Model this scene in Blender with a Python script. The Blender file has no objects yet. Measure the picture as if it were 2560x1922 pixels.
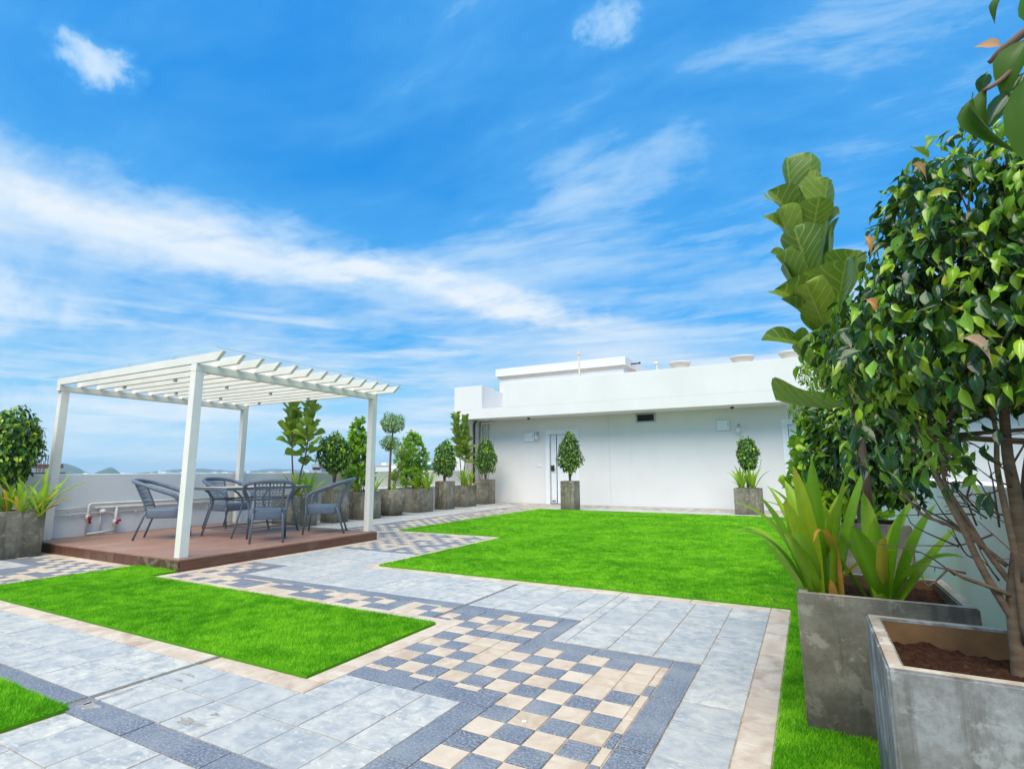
import bpy, bmesh, math, random
import numpy as np
from mathutils import Vector, Matrix

random.seed(7)
RNG = np.random.default_rng(11)
C = bpy.context.scene.collection
SC = bpy.context.scene
R = math.radians
PI = math.pi

# ------------------------------------------------------------------ camera
cam = bpy.data.cameras.new('camera')
cam.sensor_width = 36.0
cam.lens = 18.965
cam.clip_start = 0.02
cam.clip_end = 30000
co = bpy.data.objects.new('camera', cam)
C.objects.link(co)
_r = Vector((0.87898812, 0.47683464, -0.00293501))
_u = Vector((0.07698482, -0.13583266, 0.98773621))
_f = Vector((-0.47058817, 0.86843434, 0.15610433))
M = Matrix(((_r.x, _u.x, -_f.x, 0), (_r.y, _u.y, -_f.y, 0), (_r.z, _u.z, -_f.z, 1.1), (0, 0, 0, 1)))
co.matrix_world = M
SC.camera = co
CAM = np.array([0, 0, 1.1])

# ------------------------------------------------------------------ render / view
SC.view_settings.view_transform = 'Standard'
SC.view_settings.look = 'None'
SC.view_settings.gamma = 1.0
SC.view_settings.use_curve_mapping = False
SC.view_settings.exposure = 0.53
try:
    SC.cycles.use_denoising = True
    SC.cycles.denoiser = 'OPENIMAGEDENOISE'
except Exception:
    pass
SC.cycles.max_bounces = 10
SC.cycles.transparent_max_bounces = 12
SC.cycles.sample_clamp_indirect = 6.0

# ------------------------------------------------------------------ world
SUN_EL, SUN_AZ = 57.0, 170.0        # azimuth clockwise from +Y
W = bpy.data.worlds.new('World')
SC.world = W
W.use_nodes = True
nt = W.node_tree
nt.nodes.clear()


class NG:
    """tiny helper for node graphs"""
    def __init__(s, tree):
        s.t = tree

    def n(s, typ, **kw):
        nd = s.t.nodes.new(typ)
        for k, v in kw.items():
            setattr(nd, k, v)
        return nd

    def set(s, sock, v):
        if isinstance(v, bpy.types.NodeSocket):
            s.t.links.new(v, sock)
        elif v is not None:
            if hasattr(sock, 'default_value'):
                try:
                    sock.default_value = v
                except Exception:
                    sock.default_value = (v, v, v) if not hasattr(v, '__len__') else tuple(v) + (1,)

    def math(s, op, a, b=None, c=None, clamp=False):
        nd = s.n('ShaderNodeMath', operation=op)
        nd.use_clamp = clamp
        s.set(nd.inputs[0], a)
        if b is not None:
            s.set(nd.inputs[1], b)
        if c is not None:
            s.set(nd.inputs[2], c)
        return nd.outputs[0]

    def vmath(s, op, a, b=None, out=0):
        nd = s.n('ShaderNodeVectorMath', operation=op)
        s.set(nd.inputs[0], a)
        if b is not None:
            s.set(nd.inputs[1], b)
        return nd.outputs[out]

    def noise(s, vec, scale, detail=4, rough=0.55, dist=0.0, out='Fac'):
        nd = s.n('ShaderNodeTexNoise')
        s.set(nd.inputs['Vector'], vec)
        s.set(nd.inputs['Scale'], scale)
        s.set(nd.inputs['Detail'], detail)
        s.set(nd.inputs['Roughness'], rough)
        s.set(nd.inputs['Distortion'], dist)
        return nd.outputs[out]

    def ramp(s, fac, stops, interp='LINEAR'):
        nd = s.n('ShaderNodeValToRGB')
        cr = nd.color_ramp
        cr.interpolation = interp
        while len(cr.elements) < len(stops):
            cr.elements.new(0.5)
        while len(cr.elements) > len(stops):
            cr.elements.remove(cr.elements[-1])
        for e, (p, c) in zip(cr.elements, stops):
            e.position = p
            if not hasattr(c, '__len__'):
                c = (c, c, c)
            e.color = tuple(c)[:3] + (1,)
        s.set(nd.inputs[0], fac)
        return nd.outputs[0]

    def mix(s, fac, a, b, blend='MIX'):
        nd = s.n('ShaderNodeMix', data_type='RGBA', blend_type=blend)
        s.set(nd.inputs[0], fac)
        for sock, v in ((nd.inputs[6], a), (nd.inputs[7], b)):
            if isinstance(v, bpy.types.NodeSocket):
                s.t.links.new(v, sock)
            else:
                sock.default_value = tuple(v)[:3] + (1,)
        return nd.outputs[2]

    def mapr(s, v, a, b, c=0.0, d=1.0, smooth=True):
        nd = s.n('ShaderNodeMapRange')
        nd.interpolation_type = 'SMOOTHSTEP' if smooth else 'LINEAR'
        s.set(nd.inputs[0], v)
        for i, x in enumerate((a, b, c, d)):
            s.set(nd.inputs[1 + i], x)
        return nd.outputs[0]

    def mapping(s, vec, loc=(0, 0, 0), rot=(0, 0, 0), scale=(1, 1, 1)):
        nd = s.n('ShaderNodeMapping')
        s.set(nd.inputs['Vector'], vec)
        nd.inputs['Location'].default_value = loc
        nd.inputs['Rotation'].default_value = rot
        nd.inputs['Scale'].default_value = scale
        return nd.outputs[0]


def build_world():
    g = NG(nt)
    tc = g.n('ShaderNodeTexCoord')
    d = g.vmath('NORMALIZE', tc.outputs['Generated'])
    sp = g.n('ShaderNodeSeparateXYZ')
    g.set(sp.inputs[0], d)
    x, y, z = sp.outputs
    el = g.math('MULTIPLY', g.math('ARCSINE', z), 180 / PI)
    az = g.math('MULTIPLY', g.math('ARCTAN2', x, y), 180 / PI)
    sky = g.n('ShaderNodeTexSky', sky_type='NISHITA')
    sky.sun_disc = False
    sky.sun_elevation = R(SUN_EL)
    sky.sun_rotation = R(SUN_AZ)
    sky.air_density = 1.0
    sky.dust_density = 0.4
    sky.ozone_density = 3.0
    # richer blue, as the photograph has it, over the whole dome
    hs = g.n('ShaderNodeHueSaturation')
    hs.inputs['Hue'].default_value = 0.488
    hs.inputs['Saturation'].default_value = 1.6
    hs.inputs['Value'].default_value = 1.0
    g.set(hs.inputs['Color'], sky.outputs[0])
    blue = g.mix(1.0, hs.outputs[0], g.ramp(g.math('DIVIDE', el, 60.0, clamp=True), [(0.0, (0.16, 0.40, 0.42)), (0.35, (0.12, 0.62, 0.74)), (0.75, (0.04, 0.86, 1.04))]), 'MULTIPLY')
    blue = g.vmath('MULTIPLY', blue, (2.5, 2.5, 2.5))
    # clouds: project onto a flat layer above
    zz = g.math('ADD', g.math('MAXIMUM', z, 0.0), 0.12)
    cmb = g.n('ShaderNodeCombineXYZ')
    g.set(cmb.inputs[0], g.math('DIVIDE', x, zz))
    g.set(cmb.inputs[1], g.math('DIVIDE', y, zz))
    P = cmb.outputs[0]
    warp = g.noise(P, 0.7, 3, 0.5, out='Color')
    Pw = g.vmath('ADD', P, g.vmath('MULTIPLY', g.vmath('SUBTRACT', warp, (0.5, 0.5, 0.5)), (0.55, 0.55, 0.55)))
    # cirrus: soft veils with faint fibres
    st = g.mapping(Pw, rot=(0, 0, R(-20)), scale=(0.7, 1.15, 1))
    n1 = g.noise(st, 0.85, 8, 0.58, 0.15)
    st2 = g.mapping(Pw, loc=(3.1, 1.7, 0), rot=(0, 0, R(35)), scale=(0.8, 1.2, 1))
    n2 = g.noise(st2, 0.7, 6, 0.55, 0.1)
    fib = g.noise(g.mapping(Pw, rot=(0, 0, R(-30)), scale=(0.9, 2.6, 1)), 2.4, 9, 0.66, 0.15)
    veil = g.math('MULTIPLY', g.mapr(n1, 0.36, 0.72), g.mapr(fib, 0.25, 0.7, 0.30, 0.64))
    veil2 = g.math('MULTIPLY', g.mapr(n2, 0.30, 0.72), g.mapr(fib, 0.3, 0.7, 0.18, 0.42))
    # long bright band of cirrus across the north-west
    t = g.math('ADD', az, 62.0)
    bc = g.math('SUBTRACT', 20.6, g.math('MULTIPLY', g.math('MULTIPLY', t, t), 0.0026))
    wv = g.math('MULTIPLY', g.math('SUBTRACT', g.noise(g.mapping(d, scale=(1, 1, 2.5)), 5.0, 6, 0.6), 0.5), 8.0)
    dist = g.math('SUBTRACT', g.math('SUBTRACT', el, bc), wv)
    wid = g.mapr(az, -80.0, -25.0, 3.0, 0.95, False)
    q = g.math('DIVIDE', dist, wid)
    band = g.math('EXPONENT', g.math('MULTIPLY', g.math('MULTIPLY', q, q), -1.0))
    ends = g.math('MULTIPLY', g.mapr(az, -125, -90, 0, 1), g.mapr(az, -28, -8, 1, 0))
    band = g.math('MULTIPLY', g.math('MULTIPLY', band, ends), g.mapr(fib, 0.2, 0.62, 0.42, 1.05))
    # broad thin sheet under and around the band
    q2 = g.math('DIVIDE', g.math('ADD', dist, 1.5), 9.0)
    sheet = g.math('EXPONENT', g.math('MULTIPLY', g.math('MULTIPLY', q2, q2), -1.0))
    sheet = g.math('MULTIPLY', g.math('MULTIPLY', sheet, 0.52), g.mapr(n2, 0.25, 0.65, 0.35, 1.0))
    # small cumulus puffs
    def puff(a, e, sx, sy, amp):
        pa = g.math('DIVIDE', g.math('SUBTRACT', az, a), sx)
        pe = g.math('DIVIDE', g.math('SUBTRACT', el, e), sy)
        rr = g.math('ADD', g.math('MULTIPLY', pa, pa), g.math('MULTIPLY', pe, pe))
        nn = g.math('MULTIPLY', g.math('SUBTRACT', g.noise(d, 16.0, 8, 0.62), 0.5), 4.6)
        return g.math('MULTIPLY', g.mapr(g.math('ADD', rr, nn), -0.7, 1.5, 1, 0), amp)
    p1 = puff(-69.0, 32.2, 3.5, 1.9, 0.80)
    p2 = puff(-17.0, 42.0, 4.4, 2.3, 0.52)
    p3 = puff(-75.0, 13.0, 7.0, 2.6, 0.80)
    p4 = puff(-62.0, 6.0, 14.0, 1.6, 0.62)
    # horizon haze bank
    hz = g.mapr(el, 0.0, 17.0, 0.56, 0.0)
    hz = g.math('MULTIPLY', hz, g.mapr(g.noise(g.mapping(d, scale=(1, 1, 6)), 3.0, 5, 0.55), 0.3, 0.7, 0.7, 1.1))
    # stratus streaks low down
    lo = g.noise(g.mapping(d, scale=(1.0, 1.0, 11.0)), 3.2, 7, 0.6, 0.3)
    lo = g.math('MULTIPLY', g.mapr(lo, 0.44, 0.70, 0, 0.70), g.math('MULTIPLY', g.mapr(el, 0.5, 3.0, 0, 1), g.mapr(el, 10, 22, 1, 0)))
    cov = g.math('SUBTRACT', 1.0, veil)
    for v in (veil2, band, sheet, p1, p2, p3, p4, hz, lo):
        cov = g.math('MULTIPLY', cov, g.math('SUBTRACT', 1.0, g.math('MINIMUM', v, 0.97)))
    cov = g.math('SUBTRACT', 1.0, cov, clamp=True)
    shade = g.mapr(g.noise(g.mapping(d, scale=(1, 1, 8)), 4.0, 5, 0.5), 0.35, 0.65, 0, 1)
    ccol = g.mix(shade, (6.6, 7.6, 8.6), (7.7, 8.1, 8.4))
    azure = g.mix(g.mapr(el, 0, 16, 1, 0), (1.15, 4.15, 8.0), (2.0, 5.6, 8.3))
    col = g.mix(g.mapr(cov, 0.0, 0.60, 0, 1, False), blue, azure)
    col = g.mix(g.mapr(cov, 0.34, 1.05, 0, 1, False), col, ccol)
    bg = g.n('ShaderNodeBackground')
    g.set(bg.inputs[0], col)
    bg.inputs[1].default_value = 0.082
    out = g.n('ShaderNodeOutputWorld')
    g.t.links.new(bg.outputs[0], out.inputs[0])


build_world()
sun = bpy.data.lights.new('sun', 'SUN')
sun.energy = 3.9
sun.angle = R(55)
sun.color = (1.0, 0.90, 0.73)
so = bpy.data.objects.new('sun', sun)
C.objects.link(so)
_sd = Vector((math.sin(R(SUN_AZ)) * math.cos(R(SUN_EL)), math.cos(R(SUN_AZ)) * math.cos(R(SUN_EL)), math.sin(R(SUN_EL))))
so.rotation_euler = (-_sd).to_track_quat('-Z', 'Y').to_euler()
so.location = _sd * 50

# ------------------------------------------------------------------ materials
def new_mat(name):
    m = bpy.data.materials.new(name)
    m.use_nodes = True
    m.node_tree.nodes.clear()
    return m, NG(m.node_tree)


def finish(m, g, base, rough=0.6, bump=None, bstr=0.3, bdist=0.01, spec=0.5, metal=0.0, extra=None, sheen=None):
    p = g.n('ShaderNodeBsdfPrincipled')
    if isinstance(base, bpy.types.NodeSocket):
        g.t.links.new(base, p.inputs['Base Color'])
    else:
        p.inputs['Base Color'].default_value = tuple(base) + (1,)
    g.set(p.inputs['Roughness'], rough)
    p.inputs['Specular IOR Level'].default_value = spec
    p.inputs['Metallic'].default_value = metal
    if bump is not None:
        b = g.n('ShaderNodeBump')
        b.inputs['Strength'].default_value = bstr
        b.inputs['Distance'].default_value = bdist
        g.t.links.new(bump, b.inputs['Height'])
        g.t.links.new(b.outputs[0], p.inputs['Normal'])
    sh = p.outputs[0]
    if extra:
        sh = extra(g, p.outputs[0], base)
    o = g.n('ShaderNodeOutputMaterial')
    g.t.links.new(sh, o.inputs['Surface'])
    return m


def geo_pos(g):
    return g.n('ShaderNodeNewGeometry').outputs['Position']


def obj_rnd(g):
    a = g.n('ShaderNodeAttribute', attribute_name='rnd')
    r = g.n('ShaderNodeObjectInfo').outputs['Random']
    return g.math('FRACT', g.math('ADD', r, a.outputs['Fac']))


MAT = {}


def plain(name, col, rough=0.5, spec=0.5, metal=0.0, var=0.12, scale=6.0, bump=0.0):
    m, g = new_mat(name)
    n = g.noise(geo_pos(g), scale, 5, 0.6)
    c = g.mix(g.mapr(n, 0.3, 0.7), [x * (1 - var) for x in col], [min(1, x * (1 + var)) for x in col])
    MAT[name] = finish(m, g, c, rough, n if bump else None, bump, 0.005, spec, metal)
    return MAT[name]


def wall_mat(name, col, dirt=(0.5, 0.47, 0.4), amount=0.25, base_dirt=0.3):
    m, g = new_mat(name)
    P = geo_pos(g)
    n = g.noise(P, 0.7, 5, 0.6)
    st = g.noise(g.mapping(P, scale=(5, 5, 0.35)), 1.0, 5, 0.6)
    f = g.noise(P, 40, 3, 0.6)
    c = g.mix(g.mapr(n, 0.3, 0.75), col, [x * 0.93 for x in col])
    c = g.mix(g.math('MULTIPLY', g.mapr(st, 0.55, 0.8), amount), c, dirt)
    sp = g.n('ShaderNodeSeparateXYZ')
    g.set(sp.inputs[0], P)
    low = g.math('MULTIPLY', g.mapr(g.math('ADD', sp.outputs[2], g.math('MULTIPLY', g.noise(P, 9, 4), 0.12)), 0.05, 0.26, 1, 0), base_dirt)
    c = g.mix(low, c, dirt)
    MAT[name] = finish(m, g, c, 0.75, f, 0.12, 0.004, 0.3)


wall_mat('white_plaster', (0.74, 0.722, 0.70), amount=0.14, base_dirt=0.10)
wall_mat('parapet_plaster', (0.79, 0.77, 0.73), amount=0.16, base_dirt=0.35)
plain('white_metal', (0.76, 0.72, 0.645), 0.42, var=0.05, scale=3)
plain('white_pvc', (0.72, 0.69, 0.64), 0.4, var=0.08)
plain('beige_trim', (0.72, 0.60, 0.45), 0.6, var=0.06)
plain('cream_paint', (0.72, 0.62, 0.49), 0.6, var=0.05)
plain('door_white', (0.78, 0.79, 0.80), 0.35, var=0.03)
plain('black_metal', (0.018, 0.018, 0.02), 0.4, var=0.2)
plain('steel_frame', (0.42, 0.42, 0.40), 0.4, metal=0.6, var=0.1)
plain('red_plastic', (0.42, 0.02, 0.03), 0.4)
plain('grey_line', (0.16, 0.15, 0.13), 0.8, var=0.3, scale=30)
plain('grout', (0.44, 0.35, 0.25), 0.9, var=0.3, scale=14, bump=0.2)
plain('chair_tube', (0.115, 0.138, 0.170), 0.42, var=0.1)
plain('glass_edge', (0.35, 0.66, 0.62), 0.2, var=0.02)
plain('brown_block', (0.20, 0.13, 0.10), 0.9, var=0.2)
plain('rust', (0.20, 0.07, 0.035), 0.9, var=0.3)
plain('far_white', (0.72, 0.72, 0.72), 0.8, var=0.06, scale=0.6)
plain('far_grey', (0.38, 0.38, 0.39), 0.8, var=0.1, scale=0.6)
plain('far_dark', (0.06, 0.08, 0.11), 0.3, var=0.2, scale=0.6)
plain('far_blue', (0.10, 0.30, 0.52), 0.5, var=0.1, scale=0.6)
plain('beige_wall', (0.56, 0.44, 0.33), 0.85, var=0.08, scale=0.8)
plain('roof_grey', (0.10, 0.10, 0.11), 0.8, var=0.1, scale=0.8)
plain('land', (0.05, 0.08, 0.035), 0.95, var=0.4, scale=0.004)
plain('hill_forest', (0.025, 0.055, 0.02), 0.95, var=0.5, scale=0.02)
plain('lamp_glass', (0.66, 0.66, 0.62), 0.25, var=0.02)


def stone(name, build, rough, bstr=0.15, spec=0.45):
    m, g = new_mat(name)
    P = geo_pos(g)
    r = obj_rnd(g)
    c, h = build(g, P, r)
    MAT[name] = finish(m, g, c, rough, h, bstr, 0.004, spec)


def _slate(g, P, r):
    off = g.vmath('ADD', P, g.vmath('MULTIPLY', (37.0, 19.0, 11.0), g.math('MULTIPLY', r, 1.0)))
    n = g.noise(off, 9, 7, 0.66, 0.4)
    n2 = g.noise(g.mapping(off, rot=(0, 0, 0.5), scale=(1, 2.6, 1)), 11, 7, 0.7, 0.6)
    big = g.noise(P, 1.6, 4, 0.6)
    c = g.ramp(n, [(0.36, (0.280, 0.295, 0.305)), (0.5, (0.440, 0.430, 0.395)), (0.64, (0.61, 0.57, 0.48))])
    c = g.mix(g.math('MULTIPLY', g.mapr(n2, 0.50, 0.64), 0.75), c, (0.60, 0.57, 0.50))
    c = g.mix(g.math('MULTIPLY', g.mapr(g.noise(off, 26, 5, 0.7), 0.56, 0.66), 0.65), c, (0.72, 0.69, 0.62))
    c = g.mix(g.math('MULTIPLY', g.mapr(big, 0.35, 0.7), 0.38), c, (0.42, 0.42, 0.41))
    c = g.mix(g.math('MULTIPLY', r, 0.40), c, (0.31, 0.335, 0.350))
    return c, n2


def _granite(g, P, r):
    v = g.n('ShaderNodeTexVoronoi')
    g.set(v.inputs['Vector'], P)
    v.inputs['Scale'].default_value = 190
    sp = g.noise(P, 85, 4, 0.8)
    big = g.noise(P, 3.5, 5, 0.6)
    c = g.ramp(sp, [(0.34, (0.048, 0.058, 0.088)), (0.48, (0.105, 0.122, 0.165)), (0.58, (0.26, 0.27, 0.29)), (0.72, (0.52, 0.51, 0.48))])
    c = g.mix(g.math('MULTIPLY', g.mapr(big, 0.38, 0.72), 0.55), c, (0.30, 0.31, 0.31))
    c = g.mix(g.math('MULTIPLY', r, 0.25), c, (0.22, 0.24, 0.27))
    return c, sp


def _cream(g, P, r):
    off = g.vmath('ADD', P, g.vmath('MULTIPLY', (23.0, 41.0, 7.0), r))
    n = g.noise(off, 7, 6, 0.65, 0.8)
    v = g.noise(g.mapping(off, rot=(0, 0, 0.8), scale=(1, 3, 1)), 9, 7, 0.7, 1.2)
    c = g.ramp(n, [(0.34, (0.45, 0.33, 0.22)), (0.5, (0.545, 0.43, 0.31)), (0.66, (0.62, 0.52, 0.39))])
    c = g.mix(g.math('MULTIPLY', g.mapr(v, 0.54, 0.66), 0.55), c, (0.44, 0.30, 0.22))
    c = g.mix(g.math('MULTIPLY', r, 0.35), c, (0.64, 0.54, 0.42))
    return c, n


def _pink(g, P, r):
    n = g.noise(P, 6, 7, 0.68, 0.7)
    d = g.noise(P, 2.3, 6, 0.65)
    c = g.ramp(n, [(0.36, (0.40, 0.285, 0.195)), (0.5, (0.535, 0.42, 0.315)), (0.64, (0.64, 0.54, 0.42))])
    c = g.mix(g.math('MULTIPLY', g.mapr(d, 0.52, 0.72), 0.5), c, (0.42, 0.30, 0.21))
    c = g.mix(g.math('MULTIPLY', r, 0.25), c, (0.74, 0.64, 0.52))
    return c, n


stone('slate_stone', _slate, 0.48)
stone('blue_granite', _granite, 0.42, 0.1)
stone('cream_stone', _cream, 0.5, 0.1)
stone('pink_stone', _pink, 0.55, 0.1)


def concrete(name, light, dark, stain, rust=0.0):
    m, g = new_mat(name)
    tc = g.n('ShaderNodeTexCoord').outputs['Object']
    r = g.n('ShaderNodeObjectInfo').outputs['Random']
    P = g.vmath('ADD', tc, g.vmath('MULTIPLY', (53.0, 31.0, 17.0), r))
    n = g.noise(P, 3.2, 8, 0.68, 0.3)
    b = g.noise(P, 9, 7, 0.7, 0.2)
    st = g.noise(g.mapping(P, scale=(14, 14, 1.1)), 1.0, 6, 0.65)
    sp = g.n('ShaderNodeSeparateXYZ')
    g.set(sp.inputs[0], tc)
    c = g.ramp(n, [(0.38, dark), (0.50, [(a + b_) / 2 for a, b_ in zip(light, dark)]), (0.62, light)])
    fine = g.noise(P, 38, 6, 0.75)
    c = g.mix(g.math('MULTIPLY', g.mapr(fine, 0.40, 0.66), 0.35), c, dark)
    c = g.mix(g.math('MULTIPLY', g.mapr(st, 0.47, 0.64), 0.60), c, stain)
    c = g.mix(g.math('MULTIPLY', g.mapr(b, 0.53, 0.62), 0.60), c, [min(1, x * 1.35) for x in light])
    low = g.mapr(g.math('ADD', sp.outputs[2], g.math('MULTIPLY', b, -0.45)), -0.28, 0.12, 1, 0)
    c = g.mix(g.math('MULTIPLY', low, 0.62), c, [x * 0.55 for x in stain])
    cr = g.noise(g.mapping(P, scale=(1, 1, 1.5)), 4, 9, 0.8, 1.5)
    c = g.mix(g.math('MULTIPLY', g.mapr(g.math('ABSOLUTE', g.math('SUBTRACT', cr, 0.5)), 0.0, 0.006, 1, 0), 0.35), c, [x * 0.4 for x in dark])
    MAT[name] = finish(m, g, c, 0.72, b, 0.25, 0.006, 0.4)


concrete('pot_concrete', (0.30, 0.27, 0.20), (0.135, 0.118, 0.083), (0.075, 0.064, 0.045))
concrete('pot_concrete_blue', (0.34, 0.345, 0.345), (0.115, 0.103, 0.085), (0.11, 0.098, 0.08))
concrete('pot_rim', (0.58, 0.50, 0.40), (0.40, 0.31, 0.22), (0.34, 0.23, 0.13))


def inner_mat():
    m, g = new_mat('pot_inside')
    P = geo_pos(g)
    n = g.noise(P, 6, 6, 0.6)
    c = g.ramp(n, [(0.3, (0.10, 0.055, 0.025)), (0.7, (0.25, 0.135, 0.05))])
    MAT['pot_inside'] = finish(m, g, c, 0.85, n, 0.2, 0.005)
    m, g = new_mat('soil')
    P = geo_pos(g)
    n = g.noise(P, 45, 6, 0.75)
    n2 = g.noise(P, 14, 4, 0.6)
    c = g.ramp(n, [(0.3, (0.030, 0.012, 0.006)), (0.55, (0.110, 0.042, 0.018)), (0.70, (0.22, 0.095, 0.045)), (0.78, (0.33, 0.22, 0.14))])
    h = g.math('ADD', n, n2)
    MAT['soil'] = finish(m, g, c, 0.95, h, 1.0, 0.03, 0.2)


inner_mat()


def wood(name, a, b, scale=(14, 1.1, 14), rough=0.5, moss=0.0):
    m, g = new_mat(name)
    P = geo_pos(g)
    r = obj_rnd(g)
    off = g.vmath('ADD', P, g.vmath('MULTIPLY', (7.0, 13.0, 5.0), r))
    n = g.noise(g.mapping(off, scale=scale), 2.2, 7, 0.65, 0.5)
    n2 = g.noise(P, 2.5, 5, 0.6)
    c = g.mix(g.mapr(n, 0.3, 0.7), a, b)
    c = g.mix(g.math('MULTIPLY', r, 0.35), c, [x * 0.72 for x in a])
    c = g.mix(g.math('MULTIPLY', g.mapr(n2, 0.5, 0.75), 0.18), c, (0.42, 0.36, 0.30))
    if moss:
        sp = g.n('ShaderNodeSeparateXYZ')
        g.set(sp.inputs[0], P)
        k = g.math('MULTIPLY', g.mapr(g.noise(P, 9, 6, 0.7), 0.46, 0.6), g.mapr(sp.outputs[0], -7.15, -6.75, 0, 1))
        c = g.mix(g.math('MULTIPLY', k, moss), c, (0.20, 0.18, 0.13))
    MAT[name] = finish(m, g, c, rough, n, 0.15, 0.004)


wood('deck_wood', (0.260, 0.132, 0.088), (0.395, 0.228, 0.160))
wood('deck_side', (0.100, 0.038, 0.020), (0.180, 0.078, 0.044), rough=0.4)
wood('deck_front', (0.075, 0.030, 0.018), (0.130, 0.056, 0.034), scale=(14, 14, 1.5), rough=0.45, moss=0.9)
wood('bark_pale', (0.225, 0.150, 0.085), (0.115, 0.073, 0.042), scale=(5, 5, 22), rough=0.85)
wood('bark_dark', (0.16, 0.095, 0.065), (0.070, 0.040, 0.028), scale=(24, 24, 3), rough=0.9)
wood('bark_grey', (0.19, 0.125, 0.08), (0.105, 0.066, 0.042), scale=(12, 12, 4), rough=0.9)


def wicker():
    m, g = new_mat('wicker')
    tc = g.n('ShaderNodeTexCoord').outputs['Object']
    w1 = g.n('ShaderNodeTexBrick')
    sp = g.n('ShaderNodeSeparateXYZ')
    g.set(sp.inputs[0], tc)
    cm = g.n('ShaderNodeCombineXYZ')
    g.set(cm.inputs[0], g.math('MULTIPLY', g.math('ADD', sp.outputs[0], sp.outputs[1]), 1.0))
    g.set(cm.inputs[1], g.math('ADD', sp.outputs[2], g.math('MULTIPLY', g.math('SUBTRACT', sp.outputs[0], sp.outputs[1]), 0.5)))
    g.set(w1.inputs['Vector'], cm.outputs[0])
    w1.inputs['Scale'].default_value = 26
    w1.inputs['Mortar Size'].default_value = 0.06
    w1.inputs['Mortar Smooth'].default_value = 1.0
    w1.inputs['Row Height'].default_value = 0.3
    w1.inputs['Color1'].default_value = (0.220, 0.268, 0.335, 1)
    w1.inputs['Color2'].default_value = (0.165, 0.205, 0.262, 1)
    w1.inputs['Mortar'].default_value = (0.055, 0.068, 0.09, 1)
    inv = g.math('SUBTRACT', 1.0, w1.outputs['Fac'])
    MAT['wicker'] = finish(m, g, w1.outputs['Color'], 0.42, inv, 0.6, 0.006)


wicker()


def glass():
    m, g = new_mat('roof_glass')
    tr = g.n('ShaderNodeBsdfTransparent')
    tr.inputs[0].default_value = (0.955, 0.985, 0.985, 1)
    gl = g.n('ShaderNodeBsdfGlossy')
    gl.inputs['Roughness'].default_value = 0.02
    lw = g.n('ShaderNodeFresnel')
    lw.inputs[0].default_value = 1.35
    mx = g.n('ShaderNodeMixShader')
    g.set(mx.inputs[0], g.math('MULTIPLY', lw.outputs[0], 0.14))
    g.t.links.new(tr.outputs[0], mx.inputs[1])
    g.t.links.new(gl.outputs[0], mx.inputs[2])
    o = g.n('ShaderNodeOutputMaterial')
    g.t.links.new(mx.outputs[0], o.inputs['Surface'])
    MAT['roof_glass'] = m


glass()


def leaf_mat(name, stops, rough=0.35, trans=0.25, tcol=(0.35, 0.6, 0.06), veins=0, midrib=None, tip=None, spec=0.5):
    m, g = new_mat(name)
    r = obj_rnd(g)
    uv = g.n('ShaderNodeUVMap').outputs[0]
    sp = g.n('ShaderNodeSeparateXYZ')
    g.set(sp.inputs[0], uv)
    u = g.math('ABSOLUTE', g.math('SUBTRACT', g.math('MULTIPLY', sp.outputs[0], 2.0), 1.0))
    v = sp.outputs[1]
    c = g.ramp(r, stops, 'LINEAR')
    n = g.noise(geo_pos(g), 30, 4, 0.6)
    c = g.mix(g.math('MULTIPLY', g.mapr(n, 0.35, 0.7), 0.3), c, [0.5 * x for x in stops[len(stops) // 2][1]])
    h = None
    if midrib:
        mr = g.mapr(u, 0.02, 0.07, 1, 0)
        h = mr
        c = g.mix(g.math('MULTIPLY', mr, 0.6), c, midrib)
    if veins:
        s = g.math('FRACT', g.math('MULTIPLY', g.math('SUBTRACT', v, g.math('MULTIPLY', u, 0.26)), veins))
        sv = g.mapr(g.math('ABSOLUTE', g.math('SUBTRACT', s, 0.5)), 0.0, 0.10, 1, 0)
        h = g.math('MAXIMUM', h, sv)
        c = g.mix(g.math('MULTIPLY', sv, 0.75), c, midrib)
    if tip:
        k = g.math('MULTIPLY', g.mapr(g.math('ADD', v, g.math('MULTIPLY', g.math('SUBTRACT', r, 0.85), 0.9)), 0.97, 1.07), 1.0)
        c = g.mix(k, c, tip)
    p = g.n('ShaderNodeBsdfPrincipled')
    g.t.links.new(c, p.inputs['Base Color'])
    p.inputs['Roughness'].default_value = rough
    p.inputs['Specular IOR Level'].default_value = spec
    if h is not None:
        b = g.n('ShaderNodeBump')
        b.inputs['Strength'].default_value = 0.35
        b.inputs['Distance'].default_value = 0.004
        g.t.links.new(g.math('SUBTRACT', 1.0, h), b.inputs['Height'])
        g.t.links.new(b.outputs[0], p.inputs['Normal'])
    t = g.n('ShaderNodeBsdfTranslucent')
    tc = g.mix(0.5, c, tcol)
    g.t.links.new(tc, t.inputs[0])
    mx = g.n('ShaderNodeMixShader')
    mx.inputs[0].default_value = trans
    g.t.links.new(p.outputs[0], mx.inputs[1])
    g.t.links.new(t.outputs[0], mx.inputs[2])
    o = g.n('ShaderNodeOutputMaterial')
    g.t.links.new(mx.outputs[0], o.inputs['Surface'])
    MAT[name] = m


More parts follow.
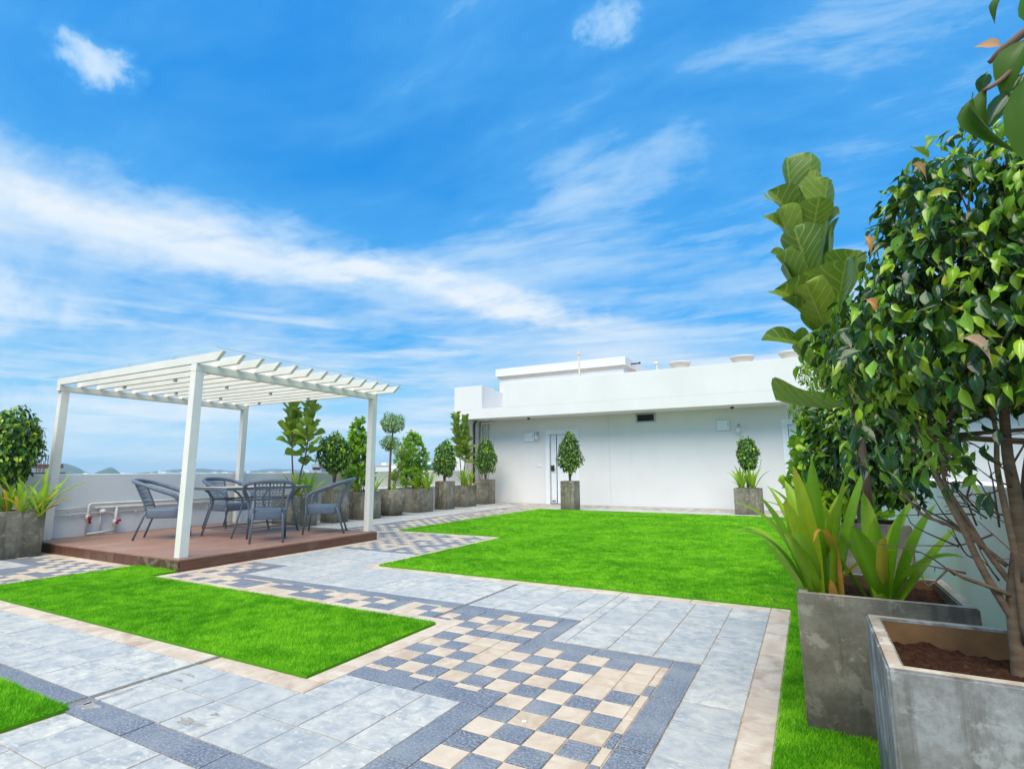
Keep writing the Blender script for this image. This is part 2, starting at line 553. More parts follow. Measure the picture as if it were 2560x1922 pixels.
DK = (0.012, 0.045, 0.012)
leaf_mat('ficus_leaf', [(0, (0.007, 0.026, 0.009)), (0.50, (0.012, 0.048, 0.011)), (0.62, (0.035, 0.120, 0.012)), (0.78, (0.150, 0.330, 0.016)), (0.985, (0.32, 0.47, 0.02)), (1.0, (0.44, 0.38, 0.03))],
         0.20, 0.12, midrib=(0.06, 0.14, 0.03), spec=0.42)
leaf_mat('ficus_young', [(0, (0.075, 0.210, 0.012)), (0.5, (0.170, 0.370, 0.016)), (1.0, (0.36, 0.52, 0.02))], 0.28, 0.30, tcol=(0.5, 0.72, 0.05), midrib=(0.30, 0.46, 0.06), spec=0.45)
leaf_mat('ficus_leaf_far', [(0, (0.012, 0.045, 0.013)), (0.4, (0.020, 0.080, 0.014)), (0.58, (0.070, 0.200, 0.018)), (0.80, (0.23, 0.42, 0.025)), (1.0, (0.46, 0.56, 0.03))], 0.38, 0.18, spec=0.35)
leaf_mat('fiddle_leaf', [(0, (0.070, 0.165, 0.020)), (0.5, (0.170, 0.290, 0.026)), (1.0, (0.300, 0.410, 0.035))], 0.42, 0.36, tcol=(0.36, 0.48, 0.04), veins=7, midrib=(0.46, 0.52, 0.12))
leaf_mat('clusia_leaf', [(0, (0.105, 0.260, 0.010)), (0.5, (0.210, 0.410, 0.014)), (1.0, (0.370, 0.540, 0.025))], 0.38, 0.32, midrib=(0.25, 0.42, 0.06))
leaf_mat('lily_leaf', [(0, (0.140, 0.330, 0.010)), (0.45, (0.250, 0.490, 0.014)), (0.9, (0.390, 0.580, 0.020)), (1.0, (0.52, 0.56, 0.02))], 0.40, 0.40, tcol=(0.4, 0.62, 0.05), midrib=(0.22, 0.42, 0.04), tip=(0.55, 0.38, 0.04))
leaf_mat('dry_leaf', [(0, (0.38, 0.20, 0.10)), (0.6, (0.52, 0.27, 0.08)), (1.0, (0.55, 0.40, 0.27))], 0.7, 0.2, tcol=(0.6, 0.35, 0.1))
leaf_mat('yellow_leaf', [(0, (0.52, 0.45, 0.03)), (1.0, (0.62, 0.50, 0.05))], 0.4, 0.3, tcol=(0.7, 0.6, 0.05))
leaf_mat('orange_leaf', [(0, (0.55, 0.25, 0.03)), (1.0, (0.62, 0.32, 0.05))], 0.5, 0.3, tcol=(0.7, 0.4, 0.05))
leaf_mat('branch_leaf', [(0, (0.030, 0.095, 0.006)), (0.6, (0.060, 0.140, 0.008)), (1.0, (0.11, 0.18, 0.012))], 0.42, 0.22, tcol=(0.16, 0.30, 0.02), midrib=(0.08, 0.13, 0.02), spec=0.35)
leaf_mat('topiary_leaf', [(0, (0.050, 0.125, 0.010)), (0.5, (0.125, 0.260, 0.014)), (1.0, (0.28, 0.42, 0.03))], 0.6, 0.25, spec=0.2)
leaf_mat('petal', [(0, (0.8, 0.8, 0.76)), (1.0, (0.85, 0.85, 0.8))], 0.5, 0.3, tcol=(0.9, 0.9, 0.85))


def turf():
    m, g = new_mat('turf')
    a = g.n('ShaderNodeAttribute', attribute_name='rnd').outputs['Fac']
    P = geo_pos(g)
    n = g.noise(P, 1.3, 5, 0.6)
    n2 = g.noise(P, 7.0, 4, 0.6)
    k = g.math('ADD', g.math('MULTIPLY', a, 0.56), g.math('ADD', g.math('MULTIPLY', g.mapr(n, 0.38, 0.62), 0.22), g.math('MULTIPLY', g.mapr(n2, 0.38, 0.6), 0.24)))
    c = g.ramp(k, [(0.14, (0.060, 0.235, 0.005)), (0.5, (0.185, 0.540, 0.010)), (0.82, (0.400, 0.750, 0.030))])
    d = g.n('ShaderNodeBsdfPrincipled')
    g.t.links.new(c, d.inputs['Base Color'])
    d.inputs['Roughness'].default_value = 0.55
    d.inputs['Specular IOR Level'].default_value = 0.25
    t = g.n('ShaderNodeBsdfTranslucent')
    g.t.links.new(g.mix(0.5, c, (0.16, 0.56, 0.015)), t.inputs[0])
    mx = g.n('ShaderNodeMixShader')
    mx.inputs[0].default_value = 0.42
    g.t.links.new(d.outputs[0], mx.inputs[1])
    g.t.links.new(t.outputs[0], mx.inputs[2])
    o = g.n('ShaderNodeOutputMaterial')
    g.t.links.new(mx.outputs[0], o.inputs['Surface'])
    MAT['turf'] = m
    m, g = new_mat('turf_backing')
    n = g.noise(geo_pos(g), 60, 3, 0.6)
    c = g.mix(n, (0.05, 0.20, 0.005), (0.10, 0.34, 0.01))
    MAT['turf_backing'] = finish(m, g, c, 0.9, None, spec=0.1)


turf()

# ------------------------------------------------------------------ mesh helpers
class MB:
    def __init__(s):
        s.v, s.f, s.m = [], [], []

    def add(s, verts, faces, mi=0):
        b = len(s.v)
        s.v += [tuple(p) for p in verts]
        s.f += [tuple(b + i for i in f) for f in faces]
        s.m += [mi] * len(faces)

    def box(s, x0, x1, y0, y1, z0, z1, mi=0):
        v = [(x0, y0, z0), (x1, y0, z0), (x1, y1, z0), (x0, y1, z0), (x0, y0, z1), (x1, y0, z1), (x1, y1, z1), (x0, y1, z1)]
        s.add(v, [(0, 3, 2, 1), (4, 5, 6, 7), (0, 1, 5, 4), (1, 2, 6, 5), (2, 3, 7, 6), (3, 0, 4, 7)], mi)
        return s

    def bar(s, p, q, w, t, up=(0, 0, 1), mi=0):
        p, q = Vector(p), Vector(q)
        d = (q - p).normalized()
        a = d.cross(Vector(up))
        if a.length < 1e-4:
            a = d.cross(Vector((1, 0, 0)))
        a.normalize()
        b = a.cross(d)
        a = a * w / 2
        b = b * t / 2
        v = [p - a - b, p + a - b, p + a + b, p - a + b, q - a - b, q + a - b, q + a + b, q - a + b]
        s.add(v, [(0, 3, 2, 1), (4, 5, 6, 7), (0, 1, 5, 4), (1, 2, 6, 5), (2, 3, 7, 6), (3, 0, 4, 7)], mi)
        return s

    def tube(s, pts, rad, n=8, cap=True, mi=0):
        pts = [Vector(p) for p in pts]
        if not hasattr(rad, '__len__'):
            rad = [rad] * len(pts)
        rings = []
        prev = None
        for i, p in enumerate(pts):
            if i == 0:
                t = pts[1] - p
            elif i == len(pts) - 1:
                t = p - pts[i - 1]
            else:
                t = (pts[i + 1] - p).normalized() + (p - pts[i - 1]).normalized()
            t.normalize()
            if prev is None:
                a = t.cross(Vector((0, 0, 1)))
                if a.length < 1e-3:
                    a = t.cross(Vector((1, 0, 0)))
                a.normalize()
            else:
                a = prev - t * prev.dot(t)
                if a.length < 1e-5:
                    a = t.cross(Vector((1, 0, 0)))
                a.normalize()
            prev = a
            b = t.cross(a)
            rings.append([p + (a * math.cos(2 * PI * k / n) + b * math.sin(2 * PI * k / n)) * rad[i] for k in range(n)])
        v = [q for r_ in rings for q in r_]
        f = []
        for i in range(len(rings) - 1):
            for k in range(n):
                k2 = (k + 1) % n
                f.append((i * n + k, i * n + k2, (i + 1) * n + k2, (i + 1) * n + k))
        if cap:
            f.append(tuple(range(n - 1, -1, -1)))
            f.append(tuple((len(rings) - 1) * n + k for k in range(n)))
        s.add(v, f, mi)
        return s

    def lathe(s, prof, n=24, cx=0, cy=0, mi=0, closed=False):
        v = []
        for (r_, z_) in prof:
            for k in range(n):
                v.append((cx + r_ * math.cos(2 * PI * k / n), cy + r_ * math.sin(2 * PI * k / n), z_))
        f = []
        for i in range(len(prof) - 1):
            for k in range(n):
                k2 = (k + 1) % n
                f.append((i * n + k, i * n + k2, (i + 1) * n + k2, (i + 1) * n + k))
        s.add(v, f, mi)
        return s

    def prism(s, outline, z0, z1, mi=0):
        n = len(outline)
        v = [(x, y, z0) for x, y in outline] + [(x, y, z1) for x, y in outline]
        f = [tuple(range(n - 1, -1, -1)), tuple(range(n, 2 * n))]
        for i in range(n):
            j = (i + 1) % n
            f.append((i, j, n + j, n + i))
        s.add(v, f, mi)
        return s

    def mesh(s, name, mats, smooth=False):
        me = bpy.data.meshes.new(name)
        me.from_pydata(s.v, [], s.f)
        if not isinstance(mats, (list, tuple)):
            mats = [mats]
        for m in mats:
            me.materials.append(MAT[m] if isinstance(m, str) else m)
        if len(mats) > 1:
            me.polygons.foreach_set('material_index', s.m)
        if smooth:
            me.polygons.foreach_set('use_smooth', [True] * len(me.polygons))
        me.update()
        return me

    def build(s, name, mats, parent=None, loc=None, smooth=False, bevel=0.0):
        o = bpy.data.objects.new(name, s.mesh(name, mats, smooth))
        C.objects.link(o)
        if parent:
            o.parent = parent
        if loc is not None:
            o.location = loc
        if bevel:
            b = o.modifiers.new('bevel', 'BEVEL')
            b.width = bevel
            b.segments = 2
            b.limit_method = 'ANGLE'
        return o


def tag(o, label=None, cat=None, group=None, kind=None):
    if label:
        o['label'] = label
    if cat:
        o['category'] = cat
    if group:
        o['group'] = group
    if kind:
        o['kind'] = kind
    return o


def empty(name, loc, label, cat, group=None, rz=0):
    o = bpy.data.objects.new(name, None)
    o.empty_display_size = 0.1
    C.objects.link(o)
    o.location = loc
    o.rotation_euler = (0, 0, rz)
    return tag(o, label, cat, group)


def put(name, me, parent, loc=(0, 0, 0), rot=None):
    o = bpy.data.objects.new(name, me)
    C.objects.link(o)
    o.parent = parent
    o.location = loc
    if rot is not None:
        o.rotation_euler = rot
    return o


# ------------------------------------------------------------------ pavement
pav = MB().box(-9.75, 0.95, -3, 16.4, -0.35, -0.006).build('pavement', 'grout')
tag(pav, kind='structure')

TILES = {'slate_tile': [], 'granite_tile': [], 'cream_tile': [], 'border_slab': [], 'kerb_slab': []}
TMAT = {'slate_tile': 'slate_stone', 'granite_tile': 'blue_granite', 'cream_tile': 'cream_stone', 'border_slab': 'blue_granite', 'kerb_slab': 'pink_stone'}
GAP = 0.0032


def tile(kind, x0, x1, y0, y1):
    if x1 - x0 > 0.02 and y1 - y0 > 0.02:
        TILES[kind].append((x0 + GAP, x1 - GAP, y0 + GAP, y1 - GAP))


def lines(a, b, anchor, step):
    k = math.ceil((a - anchor) / step - 1e-6)
    out = [a]
    while anchor + k * step < b - 1e-6:
        p = anchor + k * step
        if p > a + 0.02 and p < b - 0.02:
            out.append(p)
        k += 1
    out.append(b)
    return out


def slates(x0, x1, y0, y1, ax=-0.62, ay=3.41, sx=0.2825, sy=0.2875):
    X, Y = lines(x0, x1, ax, sx), lines(y0, y1, ay, sy)
    for i in range(len(X) - 1):
        for j in range(len(Y) - 1):
            tile('slate_tile', X[i], X[i + 1], Y[j], Y[j + 1])


def checker(x0, x1, y0, y1, ax=-1.405, ay=3.255, sx=0.1475, sy=0.1425, flip=0.05):
    X, Y = lines(x0, x1, ax, sx), lines(y0, y1, ay, sy)
    for i in range(len(X) - 1):
        for j in range(len(Y) - 1):
            ci = math.floor(((X[i] + X[i + 1]) / 2 - ax) / sx)
            cj = math.floor(((Y[j] + Y[j + 1]) / 2 - ay) / sy)
            dark = (ci + cj) % 2 == 1
            if random.random() < flip:
                dark = not dark
            tile('granite_tile' if dark else 'cream_tile', X[i], X[i + 1], Y[j], Y[j + 1])


def strip(kind, x0, x1, y0, y1, length):
    if x1 - x0 > y1 - y0:
        n = max(1, round((x1 - x0) / length))
        for i in range(n):
            tile(kind, x0 + (x1 - x0) * i / n, x0 + (x1 - x0) * (i + 1) / n, y0, y1)
    else:
        n = max(1, round((y1 - y0) / length))
        for i in range(n):
            tile(kind, x0, x1, y0 + (y1 - y0) * i / n, y0 + (y1 - y0) * (i + 1) / n)


YB = -0.5
# right strip of slates, then field round the step of the border
slates(-0.622, -0.345, YB, 3.425, ay=3.425, sy=0.2805)
slates(-1.555, -0.345, 3.425, 4.86)
slates(-2.562, -1.56, 3.95, 4.86)
slates(-5.43, -2.592, 3.96, 4.86)
slates(-5.43, -4.62, 4.86, 5.88)
slates(-6.02, -5.43, 4.52, 5.88)
# pink kerbs round the lawns
strip('kerb_slab', -0.345, -0.205, YB, 5.0, 0.62)
strip('kerb_slab', -4.62, -0.345, 4.86, 5.0, 0.62)
strip('kerb_slab', -4.62, -4.48, 5.0, 7.87, 0.62)
strip('kerb_slab', -6.165, -6.02, 3.51, 6.82, 0.62)
strip('kerb_slab', -6.165, -2.31, 3.365, 3.505, 0.62)
strip('kerb_slab', -2.45, -2.31, 2.2, 3.365, 0.62)
strip('kerb_slab', -3.175, -2.31, 2.06, 2.2, 0.9)
strip('kerb_slab', -7.1, -3.215, 2.06, 2.2, 0.62)
strip('kerb_slab', -7.1, -6.96, 2.2, 3.54, 0.62)
strip('kerb_slab', -9.7, -6.96, 3.54, 3.675, 0.62)
# granite borders
strip('border_slab', -0.77, -0.622, YB, 3.41, 0.56)
strip('border_slab', -1.69, -0.77, 3.262, 3.41, 0.46)
strip('border_slab', -1.69, -1.56, 3.41, 3.95, 0.54)
strip('border_slab', -2.562, -1.69, 3.828, 3.95, 0.45)
strip('border_slab', -5.58, -2.592, 3.828, 3.96, 0.5)
strip('border_slab', -5.58, -5.43, 3.96, 4.37, 0.4)
strip('border_slab', -6.02, -5.43, 4.37, 4.52, 0.6)
strip('border_slab', -2.31, -1.405, 2.345, 2.487, 0.46)
strip('border_slab', -1.555, -1.405, YB, 2.345, 0.56)
strip('border_slab', -3.175, -1.555, 1.388, 1.53, 0.56)
strip('border_slab', -8.03, -3.215, 1.4, 1.53, 0.56)
strip('border_slab', -6.02, -4.62, 5.88, 6.0, 0.5)
strip('border_slab', -8.19, -8.03, 1.4, 3.27, 0.56)
strip('border_slab', -9.7, -8.19, 3.12, 3.27, 0.56)
# checker fields
checker(-1.405, -0.77, YB, 3.262, flip=0.03)
checker(-2.31, -1.405, 2.487, 3.262, flip=0.03)
checker(-2.31, -1.69, 3.262, 3.828, flip=0.08)
checker(-2.562, -2.31, 3.505, 3.828, flip=0.2)
checker(-6.02, -2.592, 3.505, 3.828, ay=3.51, flip=0.22)
checker(-6.02, -5.58, 3.828, 4.37, flip=0.15)
checker(-6.02, -4.62, 6.0, 7.87, flip=0.12)
checker(-6.86, -6.165, 6.83, 7.87, flip=0.12)
checker(-8.03, -7.1, 1.53, 3.54, flip=0.12)
checker(-9.7, -8.03, 3.27, 3.54, flip=0.12)
# slates along the near walk
slates(-3.175, -1.555, 1.53, 2.06, ax=-1.765, ay=1.53, sy=0.268)
slates(-2.31, -1.555, 2.06, 2.345, ax=-1.765, ay=2.06, sy=0.285)
slates(-7.1, -3.215, 1.53, 2.06, ax=-3.5, ay=1.53, sy=0.268)
slates(-3.1, -1.555, YB, 1.388, ax=-1.765, ay=1.388, sy=0.27)
slates(-9.7, -8.19, 1.4, 3.12)
# far walk beside the pots and under the facade
slates(-9.74, -7.9, 6.83, 15.1)
strip('border_slab', -7.9, -7.76, 6.83, 15.1, 0.56)
checker(-7.76, -6.86, 6.83, 15.1, flip=0.1)
strip('kerb_slab', -6.86, -6.72, 7.87, 14.0, 0.62)
strip('kerb_slab', -6.72, -4.48, 7.87, 8.0, 0.62)
slates(-6.86, 0.94, 14.0, 15.1)
checker(-9.0, 0.94, 15.1, 16.05, flip=0.1)
strip('border_slab', -9.0, 0.94, 16.05, 16.2, 0.56)
slates(-9.74, -9.0, 15.1, 16.39)
slates(-9.0, 0.94, 16.2, 16.39)

_tmesh = {}


def tile_mesh(kind, w, h):
    k = (kind, round(w, 3), round(h, 3))
    if k not in _tmesh:
        a, b, t, c = w / 2, h / 2, 0.012, 0.0016
        mb = MB()
        v = [(-a, -b, -t), (a, -b, -t), (a, b, -t), (-a, b, -t), (-a, -b, -c), (a, -b, -c), (a, b, -c), (-a, b, -c),
             (-a + c, -b + c, 0), (a - c, -b + c, 0), (a - c, b - c, 0), (-a + c, b - c, 0)]
        f = [(8, 9, 10, 11)]
        for i in range(4):
            j = (i + 1) % 4
            f += [(i, j, 4 + j, 4 + i), (4 + i, 4 + j, 8 + j, 8 + i)]
        mb.add(v, f)
        _tmesh[k] = mb.mesh(kind, TMAT[kind])
    return _tmesh[k]


def in_view(x, y, z=0):
    d = Vector((x, y, z - 1.1))
    zc = d.dot(_f)
    if zc <= 0.02:
        return False
    return abs(d.dot(_r) / zc) < 0.98 and abs(d.dot(_u) / zc) < 0.75


def set_rnd(me, vals):
    at = me.attributes.new('rnd', 'FLOAT', 'POINT')
    at.data.foreach_set('value', np.asarray(vals, dtype=np.float32))


for kind, L in TILES.items():
    L.sort(key=lambda q: (not in_view((q[0] + q[1]) / 2, (q[2] + q[3]) / 2), math.hypot((q[0] + q[1]) / 2, (q[2] + q[3]) / 2)))
    for q in L[:300]:
        o = put(kind, tile_mesh(kind, q[1] - q[0], q[3] - q[2]), pav,
                ((q[0] + q[1]) / 2, (q[2] + q[3]) / 2, random.uniform(-0.0012, 0.0008)),
                (random.gauss(0, 0.0016), random.gauss(0, 0.0016), random.gauss(0, 0.0012)))
    if L[300:]:
        mb = MB()
        rv = []
        for q in L[300:]:
            mb.box(q[0], q[1], q[2], q[3], -0.012, random.uniform(-0.001, 0.0008))
            rv += [random.random()] * 8
        o = mb.build(kind, TMAT[kind], pav)
        set_rnd(o.data, rv)
        tag(o, kind='stuff')
jm = MB().box(-3.213, -3.177, 1.40, 2.2, -0.005, -0.0025).box(-2.590, -2.564, 3.37, 4.9, -0.005, -0.0025)
jm.build('expansion_joint', 'grey_line', pav)

plain('dry_mortar', (0.30, 0.285, 0.255), 0.95, var=0.25, scale=40)
for (cx, cy, rx, ry, sd) in ((-2.50, 1.60, 0.075, 0.022, 1), (-2.47, 1.70, 0.022, 0.010, 2), (-3.05, 1.93, 0.055, 0.012, 3), (-3.02, 1.86, 0.035, 0.008, 4), (-2.30, 1.20, 0.035, 0.010, 5), (-3.08, 1.475, 0.05, 0.03, 6), (-3.12, 1.60, 0.018, 0.12, 7)):
    rs = random.Random(sd)
    ol = []
    for k in range(22):
        a = 2 * PI * k / 22
        q = 1 + 0.35 * math.sin(3 * a + sd) + rs.uniform(-0.3, 0.3)
        ol.append((cx + rx * q * math.cos(a), cy + ry * q * math.sin(a)))
    MB().prism(ol, -0.0005, 0.0016).build('mortar_stain', 'dry_mortar', pav)

# ------------------------------------------------------------------ far land
g_ = MB().box(-9000, 9000, -9000, 9000, -31, -30).build('ground', 'land')
tag(g_, kind='structure')


def hill(px_az, w_deg, dist, zt, seed):
    rs = random.Random(seed)
    n = 40
    v, f = [], []
    for i in range(n + 1):
        t = i / n
        a = R(px_az + (t - 0.5) * w_deg)
        env = math.sin(PI * t) ** 0.7
        h = -30 + (zt + 30) * env * (0.82 + 0.18 * math.sin(t * 9 + seed) + rs.uniform(-0.03, 0.03))
        for dd, hh in ((0, -30.5), (120, -30 + (h + 30) * 0.55), (300, h), (700, -30.5)):
            d = dist + dd
            v.append((math.sin(a) * d, math.cos(a) * d, hh))
    for i in range(n):
        for k in range(3):
            f.append((i * 4 + k, (i + 1) * 4 + k, (i + 1) * 4 + k + 1, i * 4 + k + 1))
    mb = MB()
    mb.add(v, f)
    return mb


hm = MB()
for a in ((-69.5, 8.0, 1900, 36, 1), (-65.2, 3.6, 1700, 13.5, 2), (-59, 16, 2700, 11, 3), (-51, 15, 2900, 10, 4), (-77, 8, 1900, 30, 5), (-43, 16, 3000, 9, 6), (-34, 18, 3200, 10, 7), (-88, 14, 2600, 40, 8), (5, 30, 3500, 14, 9), (35, 26, 3500, 20, 10)):
    h = hill(*a)
    hm.add(h.v, h.f)
tag(hm.build('hills', 'hill_forest', smooth=True), kind='structure')
tm = MB()
rs = random.Random(5)
for k in range(150):
    a = R(rs.uniform(-72, -35))
    d = rs.uniform(1500, 2800)
    x, y = math.sin(a) * d, math.cos(a) * d
    w = rs.uniform(6, 16)
    h = rs.uniform(20, 28) if rs.random() < 0.93 else rs.uniform(29, 34)
    tm.box(x - w, x + w, y - w * 0.6, y + w * 0.6, -30.5, -30 + h)
tag(tm.build('distant_town', 'far_white'), kind='stuff')

# ------------------------------------------------------------------ parapets
w = MB().box(-9.97, -9.75, -3, 9.9, -0.3, 1.055)
o = w.build('parapet_wall', 'parapet_plaster', bevel=0.008)
tag(o, 'white plastered parapet wall behind the wooden deck, with water pipes on it', 'wall')
w = MB().box(-10.40, -10.17, 9.7, 15.4, -0.3, 1.075).box(-10.168, -9.752, 9.902, 16.39, -0.3, 0.64)
o = w.build('parapet_wall', 'parapet_plaster', bevel=0.008)
tag(o, 'white parapet wall with a low ledge behind the row of concrete planters', 'wall')
w = MB().box(0.95, 1.16, -3, 16.4, -0.3, 1.0)
o = w.build('parapet_wall', 'parapet_plaster', bevel=0.008)
tag(o, 'white parapet wall behind the two big planters at the right edge', 'wall')

# ------------------------------------------------------------------ building
bl = empty('flat_roofed_building', (-5, 16.4, 0), 'white flat roofed rooftop building with two doors and a deep fascia band', 'building')
FY = 16.4


def B(name, mb, mat, parent=None, bevel=0.0, smooth=False):
    """part of the building, given in world coordinates"""
    mb.v = [(x + 5, y - 16.4, z) for x, y, z in mb.v]
    return mb.build(name, mat, parent or bl, bevel=bevel, smooth=smooth)


wl = MB()
# facade in two panels with a fine vertical joint, door recesses cut out as separate boxes
DX0, DX1, DZ = -7.47, -6.58, 2.255
EX0, EX1 = -0.40, 0.49
wl.box(-10.17, DX0, FY, 24, 0, 2.8).box(DX0, DX1, FY, 24, DZ, 2.8).box(DX0, DX1, FY + 0.12, 24, 0, DZ)
wl.box(DX1, -5.424, FY, 24, 0, 2.8).box(-5.416, EX0, FY, 24, 0, 2.8).box(-5.424, -5.416, FY + 0.01, 24, 0, 2.8)
wl.box(EX0, EX1, FY, 24, 2.29, 2.8).box(EX0, EX1, FY + 0.12, 24, 0, 2.29).box(EX1, 6, FY, 24, 0, 2.8)
B('wall', wl, 'white_plaster')
B('wing_wall', MB().box(-10.60, -10.173, 15.45, 24, 0, 2.797), 'white_plaster')
B('soffit', MB().box(-10.60, 6.2, 15.56, 17.5, 2.803, 2.95), 'white_plaster')
fa = MB().box(-10.63, 6.3, 15.4, 15.555, 2.8, 3.12).box(-10.63, -9.51, 15.4, 15.555, 3.12, 3.93).box(-8.71, 6.3, 15.4, 15.555, 3.12, 3.93)
B('fascia', fa, 'white_plaster', bevel=0.006)
B('roof_slab', MB().box(-10.63, 6.3, 17.503, 24, 2.803, 3.05).box(-10.60, 6.2, 15.557, 17.5, 2.953, 3.05), 'white_plaster')
rt = MB().box(-10.63, -10.43, 15.56, 24, 3.05, 3.93).box(-9.71, -9.51, 15.56, 16.25, 3.05, 3.93).box(-9.71, -9.51, 16.25, 17.6, 3.05, 3.86)
rt.box(-9.5, -8.5, 17.2, 17.35, 3.05, 3.62)
B('roof_upstand', rt, 'white_plaster')
up = MB().box(-10.30, -5.36, 18.0, 20.7, 3.05, 4.60)
B('upper_block', up, 'white_plaster')
B('roof_edge_slab', MB().box(-10.42, -5.25, 17.88, 20.8, 4.66, 4.96), 'white_plaster', bevel=0.01)
B('drip_moulding', MB().box(-10.36, -5.30, 17.94, 20.76, 4.60, 4.657), 'beige_trim')
B('spout', MB().tube([(-5.25, 18.6, 4.80), (-4.97, 18.6, 4.81)], 0.028, 8).tube([(-4.98, 18.6, 4.81), (-4.92, 18.6, 4.815)], 0.042, 8), 'black_metal')
B('roof_ledge', MB().box(-5.2, -4.65, 18.6, 20.2, 3.05, 4.36), 'cream_paint')


def door(x0, x1, zt, split):
    fr = MB()
    a = 0.145
    fr.box(x0 - a, x0 - 0.003, FY - 0.022, FY - 0.002, 0, zt + a).box(x1 + 0.003, x1 + a, FY - 0.022, FY - 0.002, 0, zt + a).box(x0 - 0.003, x1 + 0.003, FY - 0.022, FY - 0.002, zt + 0.003, zt + a)
    fr.box(x0 - 0.055, x0 - 0.0, FY - 0.036, FY - 0.024, 0, zt + 0.055).box(x1, x1 + 0.055, FY - 0.036, FY - 0.024, 0, zt + 0.055).box(x0, x1, FY - 0.036, FY - 0.024, zt, zt + 0.055)
    d = B('door', MB().box(x0 + 0.012, split - 0.014, FY + 0.055, FY + 0.10, 0.02, zt - 0.012).box(split + 0.014, x1 - 0.012, FY + 0.055, FY + 0.10, 0.02, zt - 0.012), 'door_white', bevel=0.004)
    B('door_frame', fr, 'door_white', d)
    B('door_seal', MB().box(split - 0.013, split + 0.013, FY + 0.06, FY + 0.099, 0.02, zt - 0.02), 'black_metal', d)
    B('threshold', MB().box(x0, x1, FY + 0.01, FY + 0.10, 0.0, 0.018), 'grey_line', d)
    hx = x0 + 0.06
    hd = MB().box(hx - 0.028, hx + 0.075, FY + 0.02, FY + 0.054, 1.06, 1.24)
    hd.tube([(hx + 0.03, FY + 0.02, 1.115), (hx + 0.03, FY - 0.03, 1.115), (hx + 0.16, FY - 0.032, 1.115)], 0.012, 8)
    B('handle', hd, 'black_metal', d)
    st = MB().tube([(hx + 0.03, FY + 0.054, 0.10), (hx + 0.03, FY - 0.02, 0.10)], 0.018, 8).box(hx + 0.012, hx + 0.14, FY - 0.02, FY + 0.0, 0.09, 0.115)
    B('door_stop', st, 'black_metal', d)
    return d


door(DX0, DX1, DZ, -7.25)
door(EX0, EX1, 2.29, -0.185)
# louvred vent
vt = B('vent_frame', MB().box(-4.55, -4.50, FY - 0.03, FY - 0.002, 2.52, 2.795).box(-3.99, -3.935, FY - 0.03, FY - 0.002, 2.52, 2.795).box(-4.5, -3.99, FY - 0.03, FY - 0.002, 2.52, 2.555).box(-4.5, -3.99, FY - 0.03, FY - 0.002, 2.755, 2.795), 'steel_frame')
B('vent_back', MB().box(-4.5, -3.99, FY - 0.008, FY - 0.003, 2.555, 2.755), 'black_metal', vt)
for k in range(5):
    z = 2.575 + k * 0.038
    sl = MB()
    sl.add([(-4.5, FY - 0.028, z), (-3.99, FY - 0.028, z), (-3.99, FY - 0.010, z + 0.02), (-4.5, FY - 0.010, z + 0.02), (-4.5, FY - 0.028, z + 0.005), (-3.99, FY - 0.028, z + 0.005), (-3.99, FY - 0.010, z + 0.025), (-4.5, FY - 0.010, z + 0.025)],
           [(0, 3, 2, 1), (4, 5, 6, 7), (0, 1, 5, 4), (1, 2, 6, 5), (2, 3, 7, 6), (3, 0, 4, 7)])
    B('slat', sl, 'black_metal', vt)
for (x0, x1, z0, z1) in ((-8.40, -8.03, 2.035, 2.345), (-2.21, -1.865, 2.19, 2.478)):
    p = B('meter_box', MB().box(x0, x1, FY - 0.035, FY - 0.002, z0, z1), 'door_white', bevel=0.006)
    B('box_rim', MB().box(x0 - 0.012, x1 + 0.012, FY - 0.012, FY - 0.003, z0 - 0.012, z1 + 0.012), 'steel_frame', p)
    B('latch', MB().box(x1 - 0.05, x1 - 0.035, FY - 0.042, FY - 0.034, z0 + 0.1, z1 - 0.06), 'steel_frame', p)
for x, z in ((-7.90, 2.24), (-1.63, 2.25)):
    lp = B('wall_lamp', MB().lathe([(0.0, z + 0.01), (0.04, z + 0.0), (0.07, z - 0.04), (0.075, z - 0.09), (0.055, z - 0.13), (0.0, z - 0.14)], 16, x, FY - 0.13), 'lamp_glass', smooth=True)
    B('bracket', MB().tube([(x, FY - 0.003, z + 0.07), (x, FY - 0.08, z + 0.09), (x, FY - 0.13, z + 0.06), (x, FY - 0.13, z)], 0.014, 8).box(x - 0.03, x + 0.03, FY - 0.014, FY - 0.003, z + 0.03, z + 0.11), 'steel_frame', lp)
B('switch_plate', MB().box(-7.94, -7.76, FY - 0.014, FY - 0.002, 1.20, 1.28), 'door_white', bevel=0.004)
for x, y in ((-8.02, 15.95), (-1.72, 15.95)):
    B('security_camera', MB().lathe([(0.05, 2.801), (0.05, 2.775), (0.035, 2.75), (0, 2.74)], 12, x, y), 'black_metal', smooth=True)
pp = MB()
pp.tube([(-10.09, 16.33, 0.0), (-10.09, 16.33, 2.70), (-10.04, 16.33, 2.74), (-9.62, 16.33, 2.74), (-9.60, 16.33, 2.78)], 0.035, 8)
pp.tube([(-9.86, 16.34, 0.0), (-9.86, 16.34, 2.70)], 0.035, 8)
B('drain_pipe', pp, 'white_pvc', smooth=True)
B('cable_duct', MB().tube([(-10.13, 15.93, 0.0), (-10.13, 15.93, 2.64), (-10.11, 15.97, 2.76), (-10.06, 16.0, 2.80)], 0.036, 8), 'black_metal', smooth=True)

